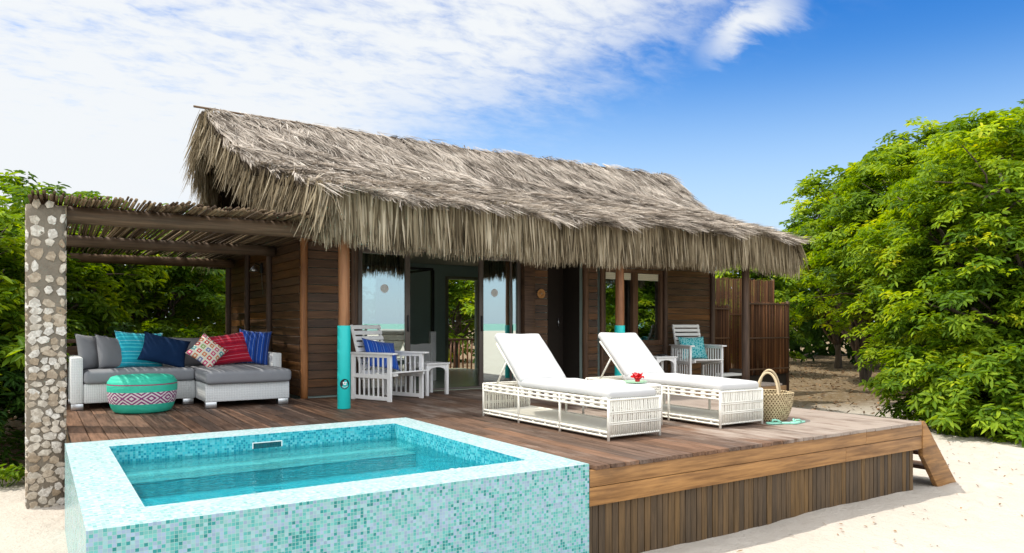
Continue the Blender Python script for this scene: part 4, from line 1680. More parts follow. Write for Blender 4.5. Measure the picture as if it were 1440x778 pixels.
# low cane table between them, with a tray and a flower
ct = tag(empty('cane_side_table', (5.0, 5.65, 0)), 'low white cane table standing between the two sun loungers', 'side table')
q = MB()
q.box(4.83, 5.17, 5.25, 6.05, .392, .402)
q.build('table_top', M['white'], ct, bevel=.003)
q = MB()
for x, y in ((4.83, 5.25), (5.17, 5.25), (4.83, 6.05), (5.17, 6.05)):
    q = MB()
    q.tube([(x, y, 0), (x, y, .39)], .0125, 8)
    q.build('leg', M['cane'], ct, smooth=True)
q = MB()
for (xa, ya, xb, yb) in ((4.83, 5.25, 5.17, 5.25), (4.83, 6.05, 5.17, 6.05), (4.83, 5.25, 4.83, 6.05), (5.17, 5.25, 5.17, 6.05)):
    for z in (.385, .34, .29):
        q.tube([(xa, ya, z), (xb, yb, z)], .008, 6)
    n = int(max(abs(xb - xa), abs(yb - ya)) / .03)
    for i in range(n + 1):
        t = i / n
        q.tube([(xa + (xb - xa) * t, ya + (yb - ya) * t, .39), (xa + (xb - xa) * t, ya + (yb - ya) * t, .288)], .006, 5)
q.build('cane_rim', M['cane'], ct)
q = MB()
q.lathe([(.001, .004), (.07, .004), (.10, .009), (.118, .02), (.120, .023), (.114, .022), (.095, .013), (.001, .009)], 36, (5.03, 5.47, .402), cap=False)
tag(q.build('tray', M['green_glass'], None, smooth=True), 'shallow pale green round tray on the low cane table', 'tray')
fl_ = tag(empty('hibiscus_flower', (5.04, 5.45, .412)), 'red hibiscus flower lying on the green tray', 'flower')
for k in range(10):
    q = MB()
    a = 2 * PI * k / (6 if k < 6 else 4) + (0 if k < 6 else .4)
    up_, ln_ = (1.0, 1.0) if k < 6 else (1.7, .55)
    dv = Vector((math.cos(a), math.sin(a), 0))
    sv = Vector((-dv.y, dv.x, 0))
    vs_, fs_ = [], []
    for i in range(6):
        t = i / 5
        wd = .044 * math.sin(PI * (.12 + .74 * t)) + .004
        for j in range(5):
            s_ = -1 + j / 2
            z = .018 + .040 * up_ * math.sin(t * 2.3) + .008 * math.sin(s_ * 6 + k) * t + .010 * abs(s_)
            vs_.append(Vector((5.04, 5.45, .410)) + dv * (.008 + .058 * ln_ * t) + sv * wd * s_ + Vector((0, 0, z)))
    for i in range(5):
        for j in range(4):
            b = i * 5 + j
            fs_.append((b, b + 1, b + 6, b + 5))
    q.add(vs_, fs_)
    q.build('petal', M['red'], fl_, smooth=True)
q = MB()
q.lathe([(.001, 0), (.022, .004), (.026, .020), (.016, .036), (.006, .06), (.003, .085), (.001, .088)], 12, (5.04, 5.45, .414), cap=False)
q.build('flower_centre', M['red'], fl_, smooth=True)


# ------------------------------------------------------------------ slatted armchairs
def make_chair():
    root = empty('slatted_armchair', (0, 0, 0))
    for sx in (-1, 1):
        x = sx * .30
        q = MB()
        for y0_, y1_ in ((-.36, -.30), (.30, .36)):
            q.box(x - .018, x + .018, y0_, y1_, 0, .60)
        for z0, z1 in ((.012, .062), (.29, .345), (.56, .598)):
            q.box(x - .015, x + .015, -.30, .30, z0, z1)
        for i in range(6):
            y = -.30 + .6 * (i + 1) / 7
            q.box(x - .009, x + .009, y - .011, y + .011, .062, .29)
            q.box(x - .009, x + .009, y - .011, y + .011, .345, .56)
        q.build('side_frame', M['white'], root, bevel=.003, seg=1)
        q = MB()
        q.box(x - .045, x + .045, -.43, .38, .60, .624)
        q.build('armrest', M['white'], root, bevel=.006)
    q = MB()
    for i in range(7):
        y = -.40 + i * .098
        z = .372 - .07 * (i / 6)
        q.bar((-.278, y, z), (.278, y, z), .082, .020, (0, .12, 1))
    q.bar((-.25, -.42, .352), (-.25, .22, .28), .03, .05)
    q.bar((.25, -.42, .352), (.25, .22, .28), .03, .05)
    q.build('seat', M['white'], root, bevel=.004, seg=1)
    q = MB()
    p0, p1 = Vector((0, .20, .29)), Vector((0, .43, .98))
    dv = (p1 - p0).normalized()
    nv = Vector((0, -dv.z, dv.y))
    for sx in (-1, 1):
        q.bar(p0 + Vector((sx * .245, 0, 0)), p1 + Vector((sx * .245, 0, 0)), .035, .03, nv)
    Lb = (p1 - p0).length
    for i in range(9):
        c = p0 + dv * (.06 + (Lb - .10) * i / 8) + nv * .024
        q.bar(c - Vector((.262, 0, 0)), c + Vector((.262, 0, 0)), .055, .017, nv)
    q.build('backrest', M['white'], root, bevel=.004, seg=1)
    return root


GC = 'white slatted armchairs on the veranda'
c1 = make_chair()
tag(c1, 'white slatted wooden armchair by the turquoise post, with a blue striped cushion', 'armchair', GC)
c2 = copy_tree(c1)
c1.location = (3.93, 9.08, 0)
c1.rotation_euler.z = R(22)
c2.location = (9.80, 9.08, 0)
c2.rotation_euler.z = R(-19)
tag(c2, 'white slatted wooden armchair by the window, with a turquoise cushion', 'armchair', GC)


def on_chair(c, lx, ly, lz):
    return c.matrix_basis @ Vector((lx, ly, lz))


pillow('chair_pillow', M['blue_chair'], 'bright blue striped cushion on the armchair by the turquoise post', on_chair(c1, .0, .12, .585), .54, .44, .15, R(22 - 4), R(-30), R(10), 'cushion', seed=11)
pillow('chair_pillow', M['damask'], 'turquoise patterned cushion on the armchair by the window', on_chair(c2, -.01, .12, .565), .52, .44, .15, R(-19), R(-24), R(0), 'cushion', seed=12)


# ------------------------------------------------------------------ small white tables
def make_table():
    root = empty('veranda_table', (0, 0, 0))
    h, w_ = .45, .20
    q = MB()
    for i in range(5):
        y = -w_ - .012 + (2 * w_ + .024) * i / 5
        q.box(-w_ - .015, w_ + .015, y, y + .081, h - .022, h)
    q.build('table_top', M['white'], root, bevel=.004, seg=1)
    for sx in (-1, 1):
        for sy in (-1, 1):
            q = MB()
            q.box(sx * (w_ - .022) - .022, sx * (w_ - .022) + .022, sy * (w_ - .022) - .022, sy * (w_ - .022) + .022, 0, h - .023)
            q.build('leg', M['white'], root, bevel=.003)
    arch = [(-.155, h - .024)]
    for i in range(13):
        t = i / 12
        a = PI * t
        arch.append((-.155 * math.cos(a) if 0 < i < 12 else (-.155 if i == 0 else .155), h - .165 + .105 * math.sin(a) ** .6))
    arch.append((.155, h - .024))
    q = MB()
    for sy in (-1, 1):
        q.prism(arch, 'y', sy * (w_ - .022) - .009, sy * (w_ - .022) + .009)
        q.prism(arch, 'x', sy * (w_ - .022) - .009, sy * (w_ - .022) + .009)
    q.build('apron', M['white'], root)
    return root


GT = 'small white tables on the veranda'
t1 = make_table()
tag(t1, 'small white arched table beside the armchair with the blue striped cushion', 'table', GT)
t2 = copy_tree(t1)
t1.location = (4.66, 9.32, 0)
t1.rotation_euler.z = R(12)
t2.location = (8.80, 8.98, 0)
t2.rotation_euler.z = R(-8)
tag(t2, 'small white arched table under the window, carrying a dark bowl', 'table', GT)
bo = MB()
bo.lathe([(.001, .002), (.05, .002), (.085, .012), (.095, .028), (.09, .028), (.07, .014), (.001, .010)], 24, (8.86, 8.99, .451), cap=False)
tag(bo.build('bowl', M['black'], None, smooth=True), 'small dark shallow bowl on the table under the window', 'bowl')

# ------------------------------------------------------------------ basket and flip flops
BX, BY = 6.40, 4.94
bas = tag(empty('straw_basket', (BX, BY, 0)), 'round woven straw basket with two hooped handles on the deck', 'basket')
q = MB()
prof = []
for i in range(41):
    t = i / 40
    prof.append((.178 + .068 * t + .016 * math.sin(t * PI), .004 + .276 * t))
def weave(r, z, a, i, k):
    return r + .0035 * (1 if (k // 2 + (i // 2)) % 2 else -1) + .006 * math.sin(a * 2 + 1) + .004 * math.sin(a * 5)
inner = [(r - .012, z) for r, z in reversed(prof)]
q.lathe([(.01, .004)] + prof + [(.240, .284)] + inner[:-1] + [(.01, .016)], 136, (BX, BY, 0), fn=weave, cap=False)
q.build('body', M['basket'], bas, smooth=True)
q = MB()
pts = []
for k in range(40):
    a = 2 * PI * k / 40
    pts.append((BX + .246 * math.cos(a), BY + .246 * math.sin(a), .283 + .004 * math.sin(a * 3)))
q.tube(pts, .009, 6, closed=True)
q.build('rim', M['basket'], bas, smooth=True)
M['handle'] = plain('straw_handle', (.52, .42, .27), .75, .2, 30, .5, 60)
fwd = Vector((math.sin(YAW), math.cos(YAW), 0))
rgt = Vector((math.cos(YAW), -math.sin(YAW), 0))
for k, (off, h_, ln) in enumerate(((-.20, .225, .02), (.20, .24, -.02))):
    q = MB()
    pts = []
    dirv_ = (fwd * .85 + rgt * .35).normalized()
    acr = Vector((-dirv_.y, dirv_.x, 0))
    for i in range(17):
        a = PI * i / 16
        pts.append(Vector((BX, BY, .268)) + dirv_ * (off * (1 - .45 * math.sin(a))) + acr * (.105 * math.cos(a)) + Vector((0, 0, h_ * math.sin(a) ** .8 - .06 * (1 - math.sin(a)))))
    q.tube(pts, .0125, 8)
    q.build('handle', M['handle'], bas, smooth=True)


def make_flop():
    root = empty('flip_flop', (0, 0, 0))
    q = MB()
    half = [(0, -.125), (.024, -.12), (.033, -.095), (.032, -.05), (.034, 0), (.043, .05), (.044, .085), (.034, .115), (.012, .13)]
    poly = half + [(-x * .9, y) for x, y in reversed(half[1:])]
    q.prism(poly, 'z', 0.001, .016)
    q.build('sole', M['mint'], root, bevel=.003)
    q = MB()
    for sx in (-1, 1):
        q.tube([(0, .075, .017), (sx * .014, .06, .040), (sx * .030, .02, .040), (sx * .034, -.015, .016)], [.005, .008, .008, .006], 6)
    q.build('strap', M['mint'], root, smooth=True)
    return root


f1 = make_flop()
tag(f1, 'mint green flip flop lying in front of the straw basket, the left of the pair', 'flip flop', 'pair of mint flip flops')
f2 = copy_tree(f1)
f1.location = (6.20, 4.66, 0)
f1.rotation_euler.z = R(62)
f2.location = (6.41, 4.60, 0)
f2.rotation_euler.z = R(98)
tag(f2, 'mint green flip flop lying in front of the straw basket, the right of the pair', 'flip flop', 'pair of mint flip flops')


# ------------------------------------------------------------------ reed screens
def reed_screen(x0, y0, x1, y1, z0, z1, label, rails, r=.0068):
    root = tag(empty('reed_screen', ((x0 + x1) / 2, (y0 + y1) / 2, 0)), label, 'screen', 'reed screens around the shower yard')
    L = math.hypot(x1 - x0, y1 - y0)
    dx_, dy_ = (x1 - x0) / L, (y1 - y0) / L
    q = MB()
    t = 0
    while t < L:
        rr = r * random.uniform(.75, 1.15)
        x, y = x0 + dx_ * t, y0 + dy_ * t
        ln = random.uniform(-.012, .012)
        q.tube([(x, y + random.uniform(-.008, .008), z0 + random.uniform(-.02, .01)), (x + ln, y, z1 + random.uniform(-.03, .02))], rr, 5)
        t += rr * 1.9
    q.build('reeds', M['reed'], root, smooth=True)
    for z in rails:
        q = MB()
        q.bar((x0, y0 - .022, z), (x1, y1 - .022, z), .02, .03)
        q.build('rail', M['darkwood'], root, bevel=.004)
    for t in (0.0, L):
        q = MB()
        x, y = x0 + dx_ * t, y0 + dy_ * t
        q.tube([(x, y + .03, -.7), (x, y + .03, z1 + .03)], .035, 8)
        q.build('post', M['darkwood'], root, smooth=True)
    return root


reed_screen(11.05, 10.20, 11.95, 10.20, .0, 1.36, 'shaded brown reed screen beside the bungalow corner, behind the veranda post', (1.30, .7))
reed_screen(12.10, 9.86, 13.44, 9.86, -.05, 1.44, 'low brown reed screen at the right end of the veranda', (1.40, .70, .06))
reed_screen(11.2, 11.3, 14.85, 11.3, -.1, 2.03, 'tall orange brown reed screen behind the low one, glowing in the sun', (1.2,))
q = MB()
q.box(11.12, 11.75, 9.62, 9.95, -.028, .012)
tag(q.build('bath_mat', M['white'], None, bevel=.008), 'white mat lying in front of the dark reed screen', 'mat')

# ------------------------------------------------------------------ wall things
orn = tag(empty('wall_ornament', (6.90, 9.735, 1.485)), 'round orange woven disc hung on the timber wall right of the glass doors', 'ornament')
q = MB()
for r_ in (.018, .036, .054, .070):
    q.tube([(6.90 + r_ * math.cos(a), 9.735, 1.485 + r_ * math.sin(a)) for a in [2 * PI * i / 24 for i in range(24)]], .0085, 6, closed=True)
for i in range(12):
    a = 2 * PI * i / 12
    q.tube([(6.90, 9.738, 1.485), (6.90 + .078 * math.cos(a), 9.738, 1.485 + .078 * math.sin(a))], .004, 5)
q.build('woven_rings', M['rust'], orn, smooth=True)
q = MB()
q.lathe([(.016, 0), (.014, .008), (.001, .012)], 12, (0, 0, 0), cap=False)
o = q.build('hub', M['handle'], orn, smooth=True, world=False)
o.rotation_euler = (R(90), 0, 0)
o.location = (0, -.012, 0)
wl = tag(empty('wall_lamp', (2.93, 11.70, 1.86)), 'small round lamp on a bracket high on the shaded side wall', 'lamp')
q = MB()
q.box(2.93, 2.965, 11.66, 11.74, 1.78, 1.94)
q.build('bracket', M['black'], wl, bevel=.006)
q = MB()
q.tube([(2.935, 11.70, 1.90), (2.86, 11.70, 1.93), (2.84, 11.70, 1.89)], .009, 6)
q.build('arm', M['black'], wl, smooth=True)
q = MB()
q.lathe([(.015, 0), (.035, -.02), (.06, -.055), (.075, -.09), (.072, -.09), (.03, -.03), (.01, -.012)], 20, (2.84, 11.70, 1.895), cap=False)
q.build('lamp_shade', M['metal'], wl, smooth=True)
q = MB()
q.tube([(2.95, 11.69, 1.78), (2.945, 11.63, 1.60), (2.95, 11.60, 1.45)], .006, 5)
q.build('cable', M['metal'], wl)

# railing at the rear edge of the terrace, and one outside the back door
def railing(x0, x1, y, z0, z1, label, mode):
    root = tag(empty('wooden_railing', ((x0 + x1) / 2, y, 0)), label, 'railing')
    q = MB()
    q.box(x0, x1, y - .03, y + .03, z1 - .05, z1)
    q.build('top_rail', M['cladding'], root, bevel=.005)
    if mode == 'boards':
        z = z0
        k = 0
        while z < z1 - .1:
            q = MB()
            q.box(x0, x1, y - .012, y + .012, z, z + .12)
            q.build('board', M['cladding'], root, bevel=.003)
            z += .135
    else:
        x = x0 + .04
        while x < x1:
            q = MB()
            q.tube([(x, y, z0), (x + random.uniform(-.02, .02), y, z1 - .04)], .022, 8)
            q.build('baluster', M['redwood'], root, smooth=True)
            x += .12
    n = max(2, int((x1 - x0) / 1.2) + 1)
    for i in range(n):
        x = x0 + (x1 - x0) * i / (n - 1)
        q = MB()
        q.box(x - .035, x + .035, y + .031, y + .10, -.75, z1 - .01)
        q.build('post', M['darkwood'], root, bevel=.005)


railing(.28, 2.84, 10.92, .05, .80, 'dark board railing running behind the grey sofa', 'boards')
railing(8.3, 10.4, 16.2, -.2, .62, 'rustic picket railing outside the open back doorway', 'pickets')

# bed inside the room
bed = tag(empty('four_poster_bed', (5.1, 12.2, 0)), 'white bed with tall dark posts inside the room behind the glass', 'bed')
q = MB()
q.box(4.25, 5.80, 11.56, 12.9, .22, .36)
q.build('bed_frame', M['white'], bed, bevel=.01)
q = MB()
q.soft_box((5.02, 12.2, .46), (1.5, 1.24, .20), .05, (10, 10, 3), .01)
q.build('mattress', M['cushion'], bed, smooth=True)
q = MB()
pl_ = [(4.29, .30)] + [(4.29 + 1.49 * i / 24, .62 + .07 * math.sin(PI * i / 24) + .03 * math.cos(i / 24 * 4 * PI)) for i in range(25)] + [(5.78, .30)]
q.prism(pl_, 'y', 11.50, 11.54)
q.build('footboard', M['white'], bed)
for x, y in ((4.24, 11.52), (5.83, 11.52), (4.24, 12.9), (5.83, 12.9)):
    q = MB()
    q.box(x - .05, x + .05, y - .05, y + .05, .0, .86)
    q.build('bed_post', M['white'], bed, bevel=.006)
    q = MB()
    q.box(x - .025, x + .025, y - .025, y + .025, .861, 1.93)
    q.build('canopy_post', M['black'], bed)
for a_, b_ in (((4.24, 11.52), (5.83, 11.52)), ((4.24, 12.9), (5.83, 12.9)), ((4.24, 11.52), (4.24, 12.9)), ((5.83, 11.52), (5.83, 12.9))):
    q = MB()
    q.bar((*a_, 1.95), (*b_, 1.95), .04, .035)
    q.build('canopy_rail', M['black'], bed)


# ------------------------------------------------------------------ trees
def crown(lobes, n, leaf_l, leaf_w, per, inner=.35, up_bias=.55, zmin=None, droop=.22, tone=(.5, .24), hang=0., rnd_amt=.16, bough=0.):
    """rosettes of leaves carried on drooping boughs spread over a set of ellipsoid lobes"""
    lob = np.array(lobes, dtype=float)
    area = (lob[:, 3] * lob[:, 4] + lob[:, 3] * lob[:, 5] + lob[:, 4] * lob[:, 5])
    per_b = 9 if bough else 1
    m = max(1, n // per_b)
    pick = rng.choice(len(lob), m, p=area / area.sum())
    d = nrm(rng.normal(0, 1, (m, 3)) + np.array([0, 0, .25]))
    rad = np.where(rng.random(m) < inner, rng.uniform(.35, .85, m), rng.normal(.98, .08, m))
    bump_ = np.array([mnoise.noise(Vector((a[0] * 2.3 + k, a[1] * 2.3, a[2] * 2.3))) for a, k in zip(d, pick * 3.7)])
    rad = rad * (1 + rnd_amt * 1.5 * bump_)
    C = lob[pick, :3] + d * lob[pick, 3:] * rad[:, None]
    keep = np.ones(m, bool)
    for k in range(len(lob)):
        q_ = np.linalg.norm((C - lob[k, :3]) / lob[k, 3:], axis=1)
        keep &= ~((q_ < .55) & (pick != k) & (rng.random(m) < .8))
    C, d = C[keep], d[keep]
    btone = rng.normal(0, .13, len(C))
    if bough:
        # each bough: a flat drooping spray of rosettes reaching outwards
        hd = d * np.array([1, 1, .15]) + rng.normal(0, .3, d.shape) * np.array([1, 1, .3])
        hd = nrm(hd)
        sd = nrm(np.cross(hd, np.tile([0, 0, 1.], (len(hd), 1))))
        C, d, hd, sd, btone = (np.repeat(a, per_b, axis=0) for a in (C, d, hd, sd, btone))
        k = len(C)
        u = rng.uniform(-.6, 1., k)
        v = rng.normal(0, .34, k) * (1.1 - .5 * u)
        C = C + hd * (u * bough)[:, None] + sd * (v * bough)[:, None]
        C[:, 2] += -.42 * bough * np.maximum(u, 0) ** 2 - .25 * bough * v ** 2 + rng.normal(0, .045, k)
        axis = nrm(np.array([0, 0, 1.]) + hd * (.25 + .5 * np.maximum(u, 0))[:, None] + rng.normal(0, .17, (k, 3)))
    else:
        axis = nrm(d * (1 - up_bias) + np.array([0, 0, up_bias]) + rng.normal(0, .22, (len(C), 3)))
    if zmin is not None:
        kp = C[:, 2] > zmin
        C, axis, btone = C[kp], axis[kp], btone[kp]
    n = len(C)
    ct_ = np.array([mnoise.noise(Vector(c * .9)) for c in C]) * .25 + rng.normal(0, .06, n) + btone + tone[0]
    t1_ = nrm(np.cross(axis, rng.normal(0, 1, (n, 3))))
    t2_ = np.cross(axis, t1_)
    Ps, Ds, Ns, Ls, Ws, Rs = [], [], [], [], [], []
    scale = rng.uniform(.7, 1.2, n)
    for k in range(per):
        a = 2 * PI * k / per + rng.uniform(-.3, .3, n)
        el = rng.uniform(-.35, .30, n) - hang
        radv = t1_ * np.cos(a)[:, None] + t2_ * np.sin(a)[:, None]
        D = radv * np.cos(el)[:, None] + axis * np.sin(el)[:, None]
        Ps.append(C + D * .02 + axis * rng.uniform(-.04, .04, n)[:, None])
        Ds.append(D)
        Ns.append(axis + rng.normal(0, .15, (n, 3)))
        Ls.append(leaf_l * scale * rng.uniform(.75, 1.15, n))
        Ws.append(leaf_w * scale * rng.uniform(.8, 1.15, n))
        Rs.append(np.clip(ct_ + rng.normal(0, tone[1] * .4, n), 0, 1))
    V, Q = leaves(np.concatenate(Ps), np.concatenate(Ds), np.concatenate(Ns), np.concatenate(Ls), np.concatenate(Ws), .22, droop)
    return V, Q, np.repeat(np.concatenate(Rs), 2)


def limb(q, a, b, r0, r1, wob=.12, n=7, seed=0.):
    a, b = Vector(a), Vector(b)
    pts, rr = [], []
    L = (b - a).length
    for i in range(n + 1):
        t = i / n
        p = a.lerp(b, t)
        k = math.sin(PI * t) * wob * L
        p += Vector((mnoise.noise(Vector((t * 2, seed, 1))), mnoise.noise(Vector((t * 2, seed, 5))), .25 * math.sin(PI * t))) * k
        pts.append(p)
        rr.append(r0 + (r1 - r0) * t)
    q.tube(pts, rr, 7)


def tree(name, base, lobes, label, mat, n, leaf=(.17, .06), per=8, r0=.11, fork=.8, stems=1, group='trees around the bungalow', cat='tree', **kw):
    root = tag(empty(name, base), label, cat, group)
    q = MB()
    b = Vector(base)
    for s_ in range(stems):
        off = Vector((random.uniform(-.12, .12), random.uniform(-.12, .12), 0)) * (stems > 1) * 2
        f_ = b + off + Vector((random.uniform(-.2, .2), random.uniform(-.2, .2), fork * random.uniform(.85, 1.15)))
        limb(q, b + off * .6 - Vector((0, 0, .1)), f_, r0, r0 * .7, .12, 6, random.random() * 9)
        for i, l in enumerate(lobes):
            if i % stems == s_:
                c = Vector(l[:3])
                limb(q, f_, c, r0 * .55, r0 * .16, .22, 8, random.random() * 9)
                for _ in range(5):
                    dd = Vector((random.gauss(0, 1), random.gauss(0, 1), random.gauss(.2, .8))).normalized()
                    e = c + Vector((dd.x * l[3], dd.y * l[4], dd.z * l[5])) * .85
                    limb(q, f_.lerp(c, random.uniform(.55, 1)), e, r0 * .2, r0 * .05, .2, 6, random.random() * 9)
    q.build('trunk', M['bark'], root, smooth=True)
    build_np('crown', *crown(lobes, n, leaf[0], leaf[1], per, **kw), M[mat], root)
    return root


def ring_lobes(c, r, n, rz, h0, h1, jitter=.25, core=True):
    """lobes set around and over a crown's middle"""
    L = [(c[0], c[1], (h0 + h1) / 2, r * .72, r * .72, (h1 - h0) * .42)] if core else []
    for i in range(n):
        a = 2 * PI * i / n + random.uniform(-.3, .3)
        f = random.uniform(.45, .72)
        z = h0 + (h1 - h0) * random.uniform(.25, .78)
        rr = r * random.uniform(.34, .5)
        L.append((c[0] + math.cos(a) * r * f, c[1] + math.sin(a) * r * f, z, rr, rr, rr * rz))
    for i in range(max(2, n // 3)):
        a = random.uniform(0, 2 * PI)
        rr = r * random.uniform(.34, .46)
        L.append((c[0] + math.cos(a) * r * .28, c[1] + math.sin(a) * r * .28, h1 - rr * rz * random.uniform(.9, 1.2), rr, rr, rr * rz))
    return L


TREES = [
    # name, base, lobes, label, mat, n, leaf, per
    ('broadleaf_tree', (14.9, 6.1, -.7), ring_lobes((14.9, 6.1), 2.75, 14, .8, -.45, 4.68) + [(12.9, 5.6, .35, .95, .95, .8), (12.75, 5.9, 1.25, .95, .95, .8), (13.1, 5.4, 2.1, .95, .95, .8), (14.3, 7.1, .6, 1.0, .95, .85), (14.2, 7.0, 1.7, 1.0, .95, .85), (13.3, 4.4, 1.0, .9, .9, .8), (14.6, 7.9, 1.0, 1.0, .95, .9)], 'large spreading bright green tree filling the right edge of the picture', 'leaf_bright', 18000, (.136, .045), 8, .15, .7),
    ('broadleaf_tree', (17.6, 8.9, -.7), ring_lobes((17.6, 8.9), 2.6, 14, .85, .15, 5.5), 'tall bright green tree just left of the big one on the right', 'leaf_bright', 8000, (.16, .054), 8, .12, .8),
    ('broadleaf_tree', (19.3, 11.6, -.7), ring_lobes((19.3, 11.6), 2.3, 13, .85, .75, 5.6), 'rounded green tree on the right whose dark forked trunk stands on bare sand', 'leaf_bright', 5200, (.18, .064), 8, .11, .8),
    ('broadleaf_tree', (24.8, 16.0, -.7), ring_lobes((24.8, 16.0), 2.45, 13, .85, .7, 5.7), 'pale green tree farthest off, rising just right of the thatch eave', 'leaf_bright', 3000, (.22, .085), 7, .12, .9),
    ('broadleaf_tree', (22.4, 8.2, -.7), ring_lobes((22.4, 8.2), 3.2, 12, .9, -.2, 5.9), 'dark green tree standing behind the tall bright one on the right', 'leaf_mid', 2000, (.26, .11), 7, .16, .9),
    ('broadleaf_tree', (19.5, 16.3, -.7), ring_lobes((19.5, 16.3), 1.9, 10, .85, -.2, 3.0), 'low green tree seen between the thatch eave and the reed screens', 'leaf_bright', 1700, (.22, .09), 7, .10, .6),
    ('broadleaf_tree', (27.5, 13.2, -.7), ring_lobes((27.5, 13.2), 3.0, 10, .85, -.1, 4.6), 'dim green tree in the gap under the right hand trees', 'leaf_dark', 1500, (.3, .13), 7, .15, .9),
    ('broadleaf_tree', (-1.2, 12.0, -.7), ring_lobes((-1.2, 12.0), 1.7, 11, .9, -.2, 2.75), 'green tree at the left edge beside the stone pillar', 'leaf_bright', 2600, (.16, .055), 8, .10, .6),
    ('broadleaf_tree', (-.1, 14.9, -.7), ring_lobes((-.1, 14.9), 2.0, 11, .9, .0, 3.55), 'taller green tree rising behind the stone pillar above the pergola', 'leaf_bright', 2600, (.17, .06), 8, .11, .8),
    ('broadleaf_tree', (1.5, 17.0, -.7), ring_lobes((1.5, 17.0), 1.9, 11, .85, -.1, 3.55), 'green tree behind the left half of the sofa, its top just over the canes', 'leaf_mid', 2400, (.17, .06), 8, .11, .8),
    ('broadleaf_tree', (3.0, 18.4, -.7), ring_lobes((3.0, 18.4), 1.7, 10, .85, .3, 3.2), 'light leaved tree behind the patchwork pillow end of the sofa', 'leaf_bright', 1700, (.17, .06), 8, .07, 1.0),
    ('broadleaf_tree', (4.4, 17.6, -.7), ring_lobes((4.3, 17.7), 1.3, 8, .9, .9, 3.1), 'slender many stemmed tree against the house corner behind the sofa', 'leaf_bright', 900, (.15, .055), 8, .04, 1.2),
    ('broadleaf_tree', (11.0, 20.0, -.7), ring_lobes((10.9, 19.9), 1.9, 10, .9, -.3, 3.4), 'sunny green tree framed by the open back doorway', 'leaf_bright', 1900, (.19, .07), 8, .08, .8),
    ('broadleaf_tree', (-4.2, 15.5, -.7), ring_lobes((-4.2, 15.5), 2.4, 10, .9, -.1, 3.9), 'dark green tree far left behind the one at the edge', 'leaf_mid', 1700, (.22, .085), 7, .12, .8),
]
for i, (nm, base, lob, lab, mt, n, lf, per, r0, fk) in enumerate(TREES):
    tree(nm, base, lob, lab, mt, n, lf, per, r0, fk, stems=5 if 'many stemmed' in lab else (2 if i % 2 else 3), tone=(.55, .25), bough=lf[0] * 2.3, inner=.28)

BUSH = [
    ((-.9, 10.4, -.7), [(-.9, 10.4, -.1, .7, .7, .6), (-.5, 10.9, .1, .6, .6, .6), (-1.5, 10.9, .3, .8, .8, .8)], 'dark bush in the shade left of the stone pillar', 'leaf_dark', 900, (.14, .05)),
    ((.6, 12.3, -.7), [(.4, 12.3, .0, .8, .6, .7), (1.3, 12.5, .1, .8, .6, .7)], 'shaded bush behind the left armrest of the sofa', 'leaf_dark', 900, (.14, .05)),
    ((2.0, 13.4, -.7), [(1.8, 13.4, .1, .7, .6, .75), (2.45, 14.6, .2, .5, .6, .7)], 'shaded bush behind the red pillow end of the sofa', 'leaf_mid', 700, (.14, .05)),
    ((12.0, 5.2, -.7), [(12.25, 5.3, -.1, .95, .85, .65), (12.9, 4.5, -.15, .95, .9, .62), (12.6, 6.3, -.05, .9, .9, .6), (11.75, 5.0, -.42, .55, .5, .28)], 'bright large leaved bush spilling onto the sand at the lower right', 'leaf_bright', 2900, (.155, .052)),
]
for base, lob, lab, mt, n, lf in BUSH:
    tree('leafy_bush', base, lob, lab, mt, n, lf, 8, .035, .25, stems=3, group='bushes near the trees', cat='bush', tone=(.55, .25), zmin=-.66, bough=lf[0] * 1.7)

# distant wood closing the gaps behind everything
VV = []
for (x0, x1, y, h, n) in ((-14, 6, 24, 3.6, 1500), (6, 16, 27, 3.2, 700), (26, 48, 19, 4.5, 1800), (27, 38, 25, 4.6, 1100)):
    lob = []
    x = x0
    while x < x1:
        r = random.uniform(1.6, 2.6)
        lob.append((x, y + random.uniform(-2, 2) + (x - x0) * (-.35 if x0 > 20 else 0), random.uniform(.4, h - 2.0), r, r, random.uniform(1.6, 2.2)))
        x += random.uniform(.9, 1.6)
    VV.append(crown(lob, n, .42, .2, 7, inner=.2))
tag(build_np('distant_wood', *merge(VV), M['leaf_dark'], None), kind='stuff')

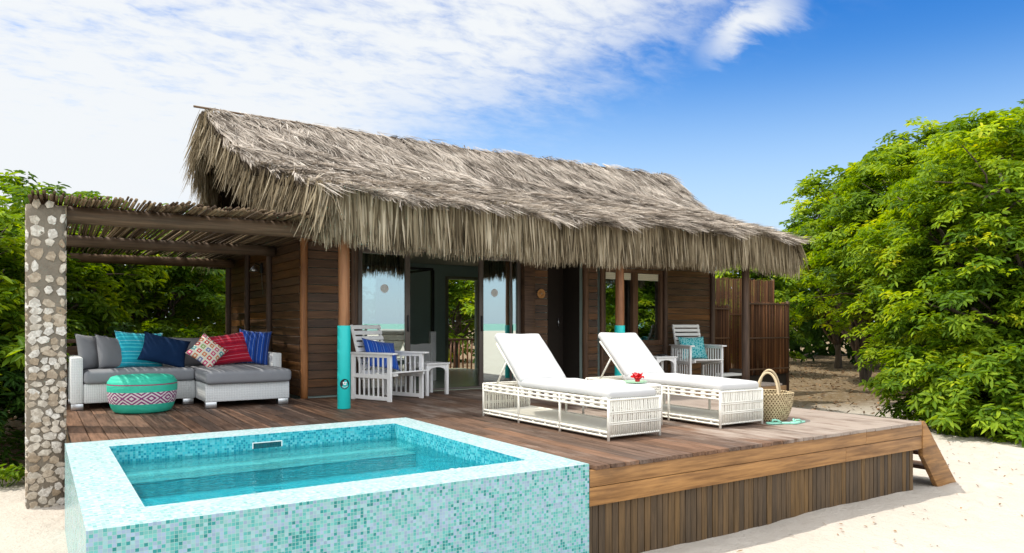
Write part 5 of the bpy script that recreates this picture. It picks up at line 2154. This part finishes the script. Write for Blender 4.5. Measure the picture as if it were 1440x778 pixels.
# fallen leaves under the trees
n = 5200
px = np.concatenate([rng.uniform(10.6, 26, 4000), rng.uniform(-3, 3, 1200)])
py = np.concatenate([rng.uniform(4.5, 19, 4000), rng.uniform(10.5, 16, 1200)])
ok = (py * .95 + px * .30 > 10.8) | (px < 4)
ok &= ~((px > 10.4) & (px < 13.7) & (py > 9.2) & (py < 11.4))
px, py = px[ok], py[ok]
n = len(px)
pz = np.array([ground_z(a, b) for a, b in zip(px, py)]) + .012
a = rng.uniform(0, 2 * PI, n)
D = np.stack([np.cos(a), np.sin(a), rng.normal(0, .15, n)], -1)
N = nrm(np.stack([rng.normal(0, .3, n), rng.normal(0, .3, n), np.ones(n)], -1))
V, Q = leaves(np.stack([px, py, pz], -1), D, N, rng.uniform(.06, .15, n), rng.uniform(.025, .05, n), .3, -.15)
tag(build_np('leaf_litter', V, Q, np.repeat(rng.random(n), 2), M['litter'], None), kind='stuff')

# bits of leaf and twig blown over the open sand
n = 420
px, py = rng.uniform(4.2, 12.5, n), rng.uniform(1.6, 8.5, n)
ok = ~((px < 7.9) & (py > 3.8)) & ~((px < 8.5) & (py > 3.8) & (py < 5.5))
px, py = px[ok], py[ok]
n = len(px)
pz = np.array([ground_z(a_, b_) + prints_z(a_, b_) for a_, b_ in zip(px, py)]) + .008
a = rng.uniform(0, 2 * PI, n)
D = np.stack([np.cos(a), np.sin(a), rng.normal(0, .12, n)], -1)
N = nrm(np.stack([rng.normal(0, .3, n), rng.normal(0, .3, n), np.ones(n)], -1))
V, Q = leaves(np.stack([px, py, pz], -1), D, N, rng.uniform(.02, .075, n), rng.uniform(.006, .022, n), .3, -.12)
tag(build_np('sand_debris', V, Q, np.repeat(rng.random(n), 2), M['litter'], None), kind='stuff')

# seedlings on the sand by the pillar
for k, (x, y, lab) in enumerate(((-.28, 9.35, 'small green seedling on the sand just left of the stone pillar'), (-.62, 9.75, 'tuft of green seedlings farther left on the sand'))):
    root = tag(empty('seedling', (x, y, -.7)), lab, 'plant', 'seedlings by the pillar')
    q = MB()
    Ls = []
    for i in range(9):
        xx, yy = x + random.gauss(0, .09), y + random.gauss(0, .09)
        h = random.uniform(.06, .17)
        q.tube([(x, y, -.76), (xx + random.gauss(0, .02), yy, -.68 + h)], .004, 5)
        Ls.append((xx, yy, -.68 + h, .03, .03, .03))
    q.build('stem', M['leaf_mid'], root)
    build_np('foliage', *crown(Ls, 40, .085, .034, 6, inner=0, up_bias=.7), M['leaf_bright'], root)
